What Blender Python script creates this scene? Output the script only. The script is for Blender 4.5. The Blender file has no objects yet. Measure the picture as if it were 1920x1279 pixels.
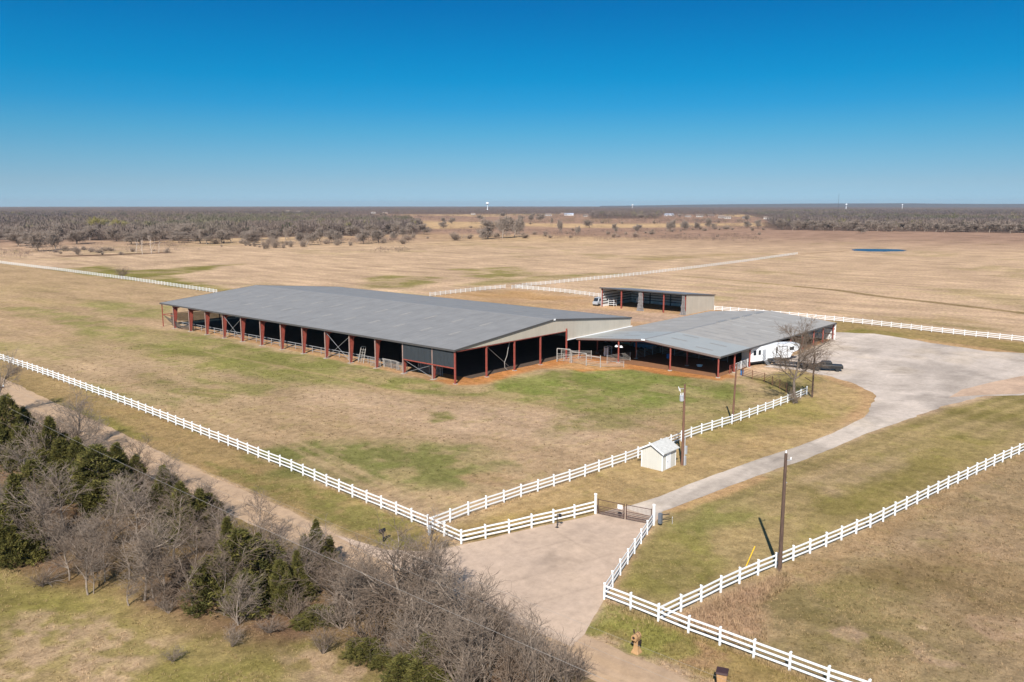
import bpy, math, random
import numpy as np
from mathutils import Vector, Matrix

random.seed(7); rng = np.random.default_rng(7)
SC = bpy.context.scene
COL = SC.collection
K = 0.72                     # photo colour -> real-world albedo
CAM = Vector((-98.1, -98.18, 30.3)); HEAD = math.radians(-49.0)
FWD = np.array([0.7547, 0.6561]); RGT = np.array([0.6561, -0.7547])

# ---------------------------------------------------------------- helpers
def lin(c):
    c = c / 255.0
    return c / 12.92 if c <= 0.04045 else ((c + 0.055) / 1.055) ** 2.4
def rgb(r, g, b, k=K):
    return (lin(r) * k, lin(g) * k, lin(b) * k)

def tag(o, label=None, cat=None, group=None, kind=None):
    if label: o['label'] = label
    if cat: o['category'] = cat
    if group: o['group'] = group
    if kind: o['kind'] = kind
    return o

def empty(name, loc=(0, 0, 0), rz=0.0, label=None, cat=None, group=None):
    o = bpy.data.objects.new(name, None); COL.objects.link(o)
    o.location = loc; o.rotation_euler = (0, 0, rz); o.empty_display_size = 0.5
    return tag(o, label, cat, group)

def link(name, me, parent=None):
    o = bpy.data.objects.new(name, me); COL.objects.link(o)
    if parent is not None: o.parent = parent
    return o

def np_mesh(name, V, F, mat, colors=None, smooth=False):
    """V (N,3); F (M,k) polygons of one size k; colors (N,3) point colour 'Col'"""
    me = bpy.data.meshes.new(name)
    V = np.asarray(V, dtype=np.float32); F = np.asarray(F, dtype=np.int32)
    k = F.shape[1]
    me.vertices.add(len(V)); me.vertices.foreach_set('co', V.ravel())
    me.loops.add(F.size); me.loops.foreach_set('vertex_index', F.ravel())
    me.polygons.add(len(F))
    me.polygons.foreach_set('loop_start', np.arange(0, F.size, k, dtype=np.int32))
    me.polygons.foreach_set('loop_total', np.full(len(F), k, dtype=np.int32))
    if smooth: me.polygons.foreach_set('use_smooth', np.ones(len(F), dtype=bool))
    if colors is not None:
        a = me.color_attributes.new('Col', 'FLOAT_COLOR', 'POINT')
        c = np.ones((len(V), 4), dtype=np.float32); c[:, :3] = colors
        a.data.foreach_set('color', c.ravel())
    me.materials.append(mat)
    me.update(calc_edges=True); me.validate()
    return me

class MB:
    """collects simple solids into ONE mesh"""
    def __init__(s): s.v = []; s.f = []
    def add(s, vs, fs):
        n = len(s.v); s.v += [tuple(v) for v in vs]; s.f += [tuple(i + n for i in f) for f in fs]; return s
    def box(s, x0, x1, y0, y1, z0, z1):
        v = [(x0,y0,z0),(x1,y0,z0),(x1,y1,z0),(x0,y1,z0),(x0,y0,z1),(x1,y0,z1),(x1,y1,z1),(x0,y1,z1)]
        return s.add(v, [(0,3,2,1),(4,5,6,7),(0,1,5,4),(1,2,6,5),(2,3,7,6),(3,0,4,7)])
    def bar(s, p0, p1, w, h, up=(0, 0, 1)):
        p0 = Vector(p0); p1 = Vector(p1); d = (p1 - p0).normalized()
        side = d.cross(Vector(up))
        if side.length < 1e-4: side = d.cross(Vector((1, 0, 0)))
        side.normalize(); u = side.cross(d).normalized()
        a = side * (w / 2); b = u * (h / 2)
        v = [p0-a-b, p0+a-b, p0+a+b, p0-a+b, p1-a-b, p1+a-b, p1+a+b, p1-a+b]
        return s.add(v, [(0,1,2,3),(7,6,5,4),(0,4,5,1),(1,5,6,2),(2,6,7,3),(3,7,4,0)])
    def tube(s, p0, p1, r0, r1=None, n=8, cap=True):
        r1 = r0 if r1 is None else r1
        p0 = Vector(p0); p1 = Vector(p1); d = (p1 - p0).normalized()
        a = d.cross(Vector((0, 0, 1)))
        if a.length < 1e-3: a = Vector((1, 0, 0))
        a.normalize(); b = d.cross(a)
        v = []
        for p, r in ((p0, r0), (p1, r1)):
            for i in range(n):
                t = 2 * math.pi * i / n
                v.append(p + a * (math.cos(t) * r) + b * (math.sin(t) * r))
        f = [(i, (i + 1) % n, n + (i + 1) % n, n + i) for i in range(n)]
        if cap: f += [tuple(range(n - 1, -1, -1)), tuple(range(n, 2 * n))]
        return s.add(v, f)
    def prism(s, pts, axis, a0, a1):
        """outline pts (2-D) extruded along axis 0/1/2 from a0 to a1"""
        n = len(pts); v = []
        for a in (a0, a1):
            for p in pts:
                q = list(p); q.insert(axis, a); v.append(tuple(q))
        f = [tuple(range(n)), tuple(range(2 * n - 1, n - 1, -1))]
        f += [(i, n + i, n + (i + 1) % n, (i + 1) % n) for i in range(n)]
        return s.add(v, f)
    def lathe(s, prof, n=16, c=(0, 0, 0)):
        v = []
        for r, z in prof:
            for i in range(n):
                t = 2 * math.pi * i / n
                v.append((c[0] + r * math.cos(t), c[1] + r * math.sin(t), c[2] + z))
        f = []
        for k in range(len(prof) - 1):
            for i in range(n):
                j = (i + 1) % n
                f.append((k*n+i, k*n+j, (k+1)*n+j, (k+1)*n+i))
        f += [tuple(range(n - 1, -1, -1)), tuple(range((len(prof)-1)*n, len(prof)*n))]
        return s.add(v, f)
    def mesh(s, name, m, bevel=0):
        import bmesh
        me = bpy.data.meshes.new(name); me.from_pydata(s.v, [], s.f); me.materials.append(m)
        bm = bmesh.new(); bm.from_mesh(me); bmesh.ops.recalc_face_normals(bm, faces=bm.faces)
        if bevel: bmesh.ops.bevel(bm, geom=list(bm.edges), offset=bevel, segments=2, affect='EDGES', profile=0.5)
        bm.to_mesh(me); bm.free(); me.update()
        return me
    def build(s, name, m, parent=None, bevel=0):
        return link(name, s.mesh(name, m, bevel), parent)

def copy_tree(o, parent=None):
    c = o.copy(); COL.objects.link(c); c.parent = parent
    for ch in list(o.children): copy_tree(ch, c)
    return c

# numpy value noise ----------------------------------------------------
def _h(ix, iy, seed):
    n = (ix.astype(np.int64) * 374761393 + iy.astype(np.int64) * 668265263 + seed * 144269504) & 0xFFFFFFFF
    n = ((n ^ (n >> 13)) * 1274126177) & 0xFFFFFFFF
    return ((n ^ (n >> 16)) & 0xFFFF) / 65535.0
def vnoise(x, y, seed=0):
    ix = np.floor(x); iy = np.floor(y); fx = x - ix; fy = y - iy
    fx = fx*fx*(3-2*fx); fy = fy*fy*(3-2*fy)
    a = _h(ix, iy, seed); b = _h(ix+1, iy, seed); c = _h(ix, iy+1, seed); d = _h(ix+1, iy+1, seed)
    return (a*(1-fx)+b*fx)*(1-fy) + (c*(1-fx)+d*fx)*fy
def fbm(x, y, scale, seed=0, oct=4):
    s = 0; a = 1.0; t = 0
    for o in range(oct):
        s = s + a * vnoise(x / scale + 31.7*o, y / scale + 17.3*o, seed + o); t += a; a *= 0.55; scale *= 0.5
    return s / t
def smooth(a, b, x):
    t = np.clip((x - a) / (b - a), 0, 1); return t*t*(3-2*t)
def sdpoly(x, y, P):
    P = np.asarray(P, float); n = len(P)
    d = np.full(x.shape, 1e18); ins = np.zeros(x.shape, bool)
    for i in range(n):
        ax, ay = P[i]; bx, by = P[(i+1) % n]
        ex, ey = bx-ax, by-ay; wx, wy = x-ax, y-ay
        t = np.clip((wx*ex+wy*ey)/(ex*ex+ey*ey+1e-12), 0, 1)
        d = np.minimum(d, (wx-ex*t)**2+(wy-ey*t)**2)
        c = ((ay > y) != (by > y)) & (x < (bx-ax)*(y-ay)/((by-ay) if by != ay else 1e-12)+ax)
        ins ^= c
    d = np.sqrt(d); return np.where(ins, d, -d)
def sdline(x, y, P):
    d = np.full(x.shape, 1e18)
    for (ax, ay), (bx, by) in zip(P[:-1], P[1:]):
        ex, ey = bx-ax, by-ay; wx, wy = x-ax, y-ay
        t = np.clip((wx*ex+wy*ey)/(ex*ex+ey*ey+1e-12), 0, 1)
        d = np.minimum(d, (wx-ex*t)**2+(wy-ey*t)**2)
    return np.sqrt(d)

# ---------------------------------------------------------------- materials
def new_mat(name):
    m = bpy.data.materials.new(name); m.use_nodes = True
    nt = m.node_tree; b = nt.nodes['Principled BSDF']
    return m, nt, b
def N(nt, t, **kw):
    n = nt.nodes.new(t)
    for k, v in kw.items(): setattr(n, k, v)
    return n
def noise(nt, vec, scale, detail=4, rough=0.55):
    n = N(nt, 'ShaderNodeTexNoise'); n.inputs['Scale'].default_value = scale
    n.inputs['Detail'].default_value = detail; n.inputs['Roughness'].default_value = rough
    if vec is not None: nt.links.new(vec, n.inputs['Vector'])
    return n.outputs['Fac']
def ramp(nt, fac, a, b, va=0.0, vb=1.0):
    n = N(nt, 'ShaderNodeMapRange'); n.inputs['From Min'].default_value = a; n.inputs['From Max'].default_value = b
    n.inputs['To Min'].default_value = va; n.inputs['To Max'].default_value = vb
    nt.links.new(fac, n.inputs['Value']); return n.outputs['Result']
def mixc(nt, fac, a, b, blend='MIX'):
    n = N(nt, 'ShaderNodeMix', data_type='RGBA', blend_type=blend)
    for sock, val in ((n.inputs['Factor'], fac), (n.inputs['A'], a), (n.inputs['B'], b)):
        pass
    ins = [i for i in n.inputs if i.enabled]
    F = n.inputs[0]; A = n.inputs[6]; B = n.inputs[7]
    for sock, val in ((F, fac), (A, a), (B, b)):
        if isinstance(val, (int, float)): sock.default_value = val
        elif isinstance(val, tuple): sock.default_value = (*val, 1.0) if len(val) == 3 else val
        else: nt.links.new(val, sock)
    return n.outputs[2]
def mul(nt, a, b):
    n = N(nt, 'ShaderNodeMath', operation='MULTIPLY')
    for i, v in enumerate((a, b)):
        if isinstance(v, (int, float)): n.inputs[i].default_value = v
        else: nt.links.new(v, n.inputs[i])
    return n.outputs[0]
def scalec(nt, col, fac):
    n = N(nt, 'ShaderNodeVectorMath', operation='SCALE')
    if isinstance(col, tuple): n.inputs[0].default_value = col
    else: nt.links.new(col, n.inputs[0])
    nt.links.new(fac, n.inputs['Scale']); return n.outputs[0]
def pos(nt, scale=(1, 1, 1), rz=0.0, obj=False):
    if obj:
        g = N(nt, 'ShaderNodeTexCoord').outputs['Object']
    else:
        g = N(nt, 'ShaderNodeNewGeometry').outputs['Position']
    m = N(nt, 'ShaderNodeMapping'); m.inputs['Scale'].default_value = scale; m.inputs['Rotation'].default_value = (0, 0, rz)
    nt.links.new(g, m.inputs['Vector']); return m.outputs['Vector']
def bump(nt, b, h, strength, dist):
    n = N(nt, 'ShaderNodeBump'); n.inputs['Strength'].default_value = strength; n.inputs['Distance'].default_value = dist
    nt.links.new(h, n.inputs['Height']); nt.links.new(n.outputs['Normal'], b.inputs['Normal'])

def simple(name, c, rough=0.6, metal=0.0, var=0.15, scale=3.0, spec=0.4, obj=True, stretch=(1, 1, 1)):
    m, nt, b = new_mat(name)
    v = pos(nt, stretch, obj=obj)
    f = ramp(nt, noise(nt, v, scale, 5, 0.6), 0.3, 0.7, 1 - var, 1 + var)
    nt.links.new(scalec(nt, tuple(c), f), b.inputs['Base Color'])
    b.inputs['Roughness'].default_value = rough; b.inputs['Metallic'].default_value = metal
    b.inputs['Specular IOR Level'].default_value = spec
    return m

M = {}
M['white'] = simple('white_vinyl', (0.80, 0.80, 0.79), 0.45, var=0.05, scale=1.5, obj=False)
M['white_far'] = simple('weathered_white_vinyl', (0.66, 0.65, 0.62), 0.6, var=0.1, scale=1.5, obj=False)
M['red'] = simple('red_oxide_steel', (0.27, 0.062, 0.045), 0.55, var=0.25, scale=2.5, obj=False)
M['redgrey'] = simple('sunlit_flange', (0.30, 0.20, 0.17), 0.6, var=0.2, scale=3, obj=False)  # red steel with the sunlight on the outer flange put into its colour
M['rust'] = simple('rusty_pipe', (0.16, 0.075, 0.04), 0.8, var=0.3, scale=4, obj=False)
M['galv'] = simple('galvanised_pipe', (0.33, 0.33, 0.335), 0.5, metal=0.3, var=0.15, scale=4, obj=False)
M['palepipe'] = simple('pale_painted_pipe', (0.34, 0.315, 0.285), 0.6, var=0.2, scale=4, obj=False)
M['black'] = simple('black_steel', (0.018, 0.018, 0.02), 0.5, var=0.2, scale=4, obj=False)
M['gatebrown'] = simple('dark_gate_steel', (0.085, 0.045, 0.034), 0.6, var=0.2, scale=4, obj=False)
M['rubber'] = simple('rubber', (0.02, 0.02, 0.02), 0.8, var=0.1)
M['trim'] = simple('dark_trim', (0.075, 0.07, 0.068), 0.5, var=0.1, obj=False)
M['glass'] = simple('dark_glass', (0.02, 0.025, 0.03), 0.08, var=0.1, spec=0.6)
M['polewood'] = simple('pole_wood', (0.15, 0.075, 0.048), 0.85, var=0.35, scale=5, stretch=(3, 3, 0.3))
M['polewood2'] = simple('pole_wood_dark', (0.095, 0.058, 0.042), 0.85, var=0.35, scale=5, stretch=(3, 3, 0.3))
M['concretepad'] = simple('concrete_footing', (0.36, 0.32, 0.27), 0.9, var=0.2, obj=False)
M['yellow'] = simple('yellow_plastic', (0.75, 0.45, 0.02), 0.5, var=0.05)
M['blueplastic'] = simple('blue_plastic', (0.05, 0.20, 0.50), 0.4, var=0.1)
M['bluesheet'] = simple('blue_sheet', (0.04, 0.17, 0.33), 0.5, var=0.2)
M['tanplastic'] = simple('tan_plastic', (0.40, 0.235, 0.11), 0.55, var=0.12, scale=6)
M['brownplastic'] = simple('brown_plastic', (0.055, 0.028, 0.026), 0.5, var=0.12, scale=6)
M['darkplastic'] = simple('dark_plastic', (0.03, 0.022, 0.02), 0.5, var=0.12, scale=6)
M['whitepaint'] = simple('white_paint', (0.80, 0.80, 0.80), 0.35, var=0.04)
M['greymetal'] = simple('grey_metal', (0.45, 0.46, 0.48), 0.45, metal=0.3, var=0.1)
M['tarp'] = simple('grey_tarp', (0.17, 0.155, 0.15), 0.85, var=0.4, scale=2.5)
M['insul'] = simple('porcelain', (0.7, 0.7, 0.7), 0.3, var=0.05)
M['wire'] = simple('weathered_cable', (0.30, 0.27, 0.24), 0.5, var=0.05)
M['housewall'] = simple('house_wall', (0.50, 0.46, 0.42), 0.8, var=0.1)
M['houseroof'] = simple('house_roof', (0.22, 0.17, 0.14), 0.8, var=0.15)
M['metalroof'] = simple('pale_metal_roof', (0.36, 0.40, 0.48), 0.5, var=0.1)
M['brick'] = simple('pinkish_brick', (0.40, 0.26, 0.20), 0.9, var=0.2)

def ribbed(name, c, axis, period, depth=0.02, rough=0.5, metal=0.0, var=0.08, stain=0.0):
    """corrugated sheet: ribs run perpendicular to world axis (0=x,1=y)"""
    m, nt, b = new_mat(name)
    g = N(nt, 'ShaderNodeNewGeometry').outputs['Position']
    s = N(nt, 'ShaderNodeSeparateXYZ'); nt.links.new(g, s.inputs[0])
    a = mul(nt, s.outputs[axis], 2 * math.pi / period)
    sn = N(nt, 'ShaderNodeMath', operation='SINE'); nt.links.new(a, sn.inputs[0])
    rib = ramp(nt, sn.outputs[0], 0.7, 1.0)
    v = pos(nt, (1, 1, 1))
    f = ramp(nt, noise(nt, v, 0.35, 6, 0.65), 0.3, 0.7, 1 - var, 1 + var)
    col = scalec(nt, tuple(c), f)
    if stain:
        st = pos(nt, (0.15, 1.6, 0.15) if axis == 1 else (1.6, 0.15, 0.15))
        f2 = ramp(nt, noise(nt, st, 1.0, 5, 0.7), 0.35, 0.75, 1 + stain * .5, 1 - stain)
        col = scalec(nt, col, f2)
    nt.links.new(col, b.inputs['Base Color'])
    b.inputs['Roughness'].default_value = rough; b.inputs['Metallic'].default_value = metal
    bump(nt, b, rib, 0.6, depth)
    return m
M['barnroof'] = ribbed('barn_roof_sheet', (0.228, 0.218, 0.206), 1, 0.61, 0.03, 0.6, 0.0, 0.09, 0.17)
M['lapseam'] = simple('roof_lap_seam', (0.265, 0.255, 0.245), 0.5, 0.2, 0.1, obj=False)
M['skylight'] = simple('aged_skylight_sheet', (0.29, 0.27, 0.245), 0.6, var=0.12, scale=1.2, obj=False)
M['skydark'] = simple('shade_toned_skylight_sheet', (0.25, 0.235, 0.215), 0.5, var=0.1, scale=1.2, obj=False)  # shade under the roof put into the sheet's darker colour
M['pale_sky'] = simple('pale_skylight_sheet', (0.40, 0.38, 0.35), 0.5, var=0.08, scale=1.2, obj=False)
M['arenaroof'] = ribbed('galvalume_roof', (0.325, 0.30, 0.268), 0, 0.61, 0.03, 0.6, 0.0, 0.09, 0.16)
M['arenaroof_new'] = ribbed('new_galvalume_roof', (0.35, 0.355, 0.335), 0, 0.61, 0.03, 0.5, 0.1, 0.05, 0.06)
M['shedroof'] = ribbed('grey_shed_roof', (0.20, 0.20, 0.205), 1, 0.61, 0.03, 0.5, 0.2, 0.06, 0.1)
M['cream_x'] = ribbed('cream_wall_sheet', (0.47, 0.415, 0.335), 0, 0.30, 0.04, 0.55, 0, 0.06, 0.08)
M['cream_y'] = ribbed('cream_wall_sheet_side', (0.47, 0.415, 0.335), 1, 0.30, 0.04, 0.55, 0, 0.06, 0.08)
M['cream_shed'] = ribbed('pump_shed_sheet', (0.58, 0.555, 0.49), 0, 0.25, 0.03, 0.55, 0, 0.04, 0.05)
M['cream_shed2'] = ribbed('pump_shed_sheet_side', (0.58, 0.555, 0.49), 1, 0.25, 0.03, 0.55, 0, 0.04, 0.05)
M['linerwhite'] = ribbed('white_liner_sheet', (0.70, 0.70, 0.69), 1, 0.30, 0.03, 0.6, 0, 0.05)
M['purlin'] = simple('purlin_steel', (0.13, 0.05, 0.04), 0.6, var=0.2, obj=False)

# shade cloth: woven, partly see-through (holes), the same from every side
def cloth(name, c, hole):
    m, nt, b = new_mat(name)
    nt.links.new(scalec(nt, c, ramp(nt, noise(nt, pos(nt, (.3, 3, .3)), 1.0, 4), .3, .7, .85, 1.15)), b.inputs['Base Color'])
    b.inputs['Roughness'].default_value = 0.9
    b.inputs['Alpha'].default_value = 1 - hole
    return m
M['mesh'] = cloth('black_shade_mesh', (0.030, 0.036, 0.042), 0.10)
M['meshtorn'] = cloth('torn_shade_mesh', (0.04, 0.04, 0.042), 0.28)

# gravel, road, concrete
def gravel(name, c1, c2, sc, streak=None, fine=1.2, edge=True):
    m, nt, b = new_mat(name)
    a = N(nt, 'ShaderNodeAttribute', attribute_name='Col')
    big = noise(nt, pos(nt, streak or (1, 1, 1)), sc, 5, 0.6)
    col = mixc(nt, ramp(nt, big, 0.32, 0.68), tuple(c1), tuple(c2))
    f = ramp(nt, noise(nt, pos(nt), fine, 6, 0.75), 0.25, 0.75, 0.80, 1.20)
    col = scalec(nt, col, f)
    col = mixc(nt, 1.0, col, a.outputs['Color'], 'MULTIPLY')
    nt.links.new(col, b.inputs['Base Color']); b.inputs['Roughness'].default_value = 0.95
    b.inputs['Specular IOR Level'].default_value = 0.1
    bump(nt, b, noise(nt, pos(nt), 5.0, 5, 0.7), 0.35, 0.03)
    return m
M['road'] = gravel('packed_dirt_road', rgb(207, 174, 139), rgb(196, 167, 139), 0.25, (2.2, .25, 1))
M['lot'] = gravel('gravel_lot', rgb(199, 183, 168), rgb(222, 205, 190), 0.12, (.6, 1.6, 1))
M['drive'] = gravel('gravel_drive', rgb(206, 190, 174), rgb(222, 205, 188), 0.3, (.35, 1.5, 1))
M['apron'] = gravel('worn_concrete', rgb(216, 189, 164), rgb(205, 180, 158), 0.18, None, 0.9)
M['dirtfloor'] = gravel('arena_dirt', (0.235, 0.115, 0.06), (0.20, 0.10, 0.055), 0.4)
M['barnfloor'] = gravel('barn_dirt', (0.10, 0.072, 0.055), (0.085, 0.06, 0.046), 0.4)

# ground with painted albedo zones
m, nt, b = new_mat('ground_grass')
a = N(nt, 'ShaderNodeAttribute', attribute_name='Col')
n1 = ramp(nt, noise(nt, pos(nt), 0.9, 7, 0.72), 0.25, 0.75, 0.55, 1.45)
n2 = ramp(nt, noise(nt, pos(nt, (1, 1, 1)), 5.0, 4, 0.7), 0.25, 0.75, 0.70, 1.30)
n3 = ramp(nt, noise(nt, pos(nt, (1.2, 0.35, 1)), 0.10, 6, 0.65), 0.3, 0.7, 0.76, 1.24)
col = scalec(nt, scalec(nt, scalec(nt, a.outputs['Color'], n1), n2), n3)
# scattered green blades / straw flecks
gm = ramp(nt, noise(nt, pos(nt), 0.33, 6, 0.7), 0.52, 0.70, 0.0, 0.75)
col = mixc(nt, gm, col, mixc(nt, 1.0, col, (0.86, 0.95, 0.72), 'MULTIPLY'))
sm = ramp(nt, noise(nt, pos(nt, (1, 1, 1), 0.6), 1.7, 5, 0.75), 0.56, 0.72, 0.0, 0.75)
col = mixc(nt, sm, col, mixc(nt, 1.0, col, (1.35, 1.30, 1.22), 'MULTIPLY'))
col = mixc(nt, 1.0, col, (.99, .98, 1.01), 'MULTIPLY')
nt.links.new(col, b.inputs['Base Color']); b.inputs['Roughness'].default_value = 1.0
b.inputs['Specular IOR Level'].default_value = 0.0
bump(nt, b, noise(nt, pos(nt), 2.2, 6, 0.75), 0.6, 0.2)
M['ground'] = m

def vcol(name, rough=0.9, spec=0.1, var=0.0, trans=0.0):
    m, nt, b = new_mat(name)
    a = N(nt, 'ShaderNodeAttribute', attribute_name='Col')
    nt.links.new(a.outputs['Color'], b.inputs['Base Color'])
    b.inputs['Roughness'].default_value = rough; b.inputs['Specular IOR Level'].default_value = spec
    return m
M['grassblade'] = vcol('grass_blade'); M['leaf'] = vcol('cedar_leaf', 0.8, 0.15); M['twigs'] = vcol('bare_twigs')
def bark(name, c):
    return simple(name, c, 0.95, var=0.3, scale=4, spec=0.1, obj=False)
M['bark'] = bark('grey_bark', (0.25, 0.20, 0.16)); M['barkdark'] = bark('dark_bark', (0.15, 0.118, 0.095))
M['twig_a'] = bark('twig_grey', (0.24, 0.186, 0.144)); M['twig_b'] = bark('twig_brown', (0.19, 0.14, 0.104))
M['twig_far'] = bark('twig_far', (0.29, 0.232, 0.19)); M['deadwood'] = bark('bleached_wood', (0.55, 0.47, 0.40))
M['willow'] = bark('yellow_green_twig', (0.30, 0.255, 0.095))
M['brush'] = bark('brown_brush', (0.31, 0.238, 0.185))

# water of the pond
m, nt, b = new_mat('pond_water'); b.inputs['Base Color'].default_value = (0.012, 0.035, 0.075, 1); b.inputs['Roughness'].default_value = 0.25; b.inputs['Specular IOR Level'].default_value = .12
bump(nt, b, noise(nt, pos(nt), 0.8, 3), 0.08, 0.05); M['pond'] = m
# ---------------------------------------------------------------- ground
FAR = rgb(204, 173, 140)
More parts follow.
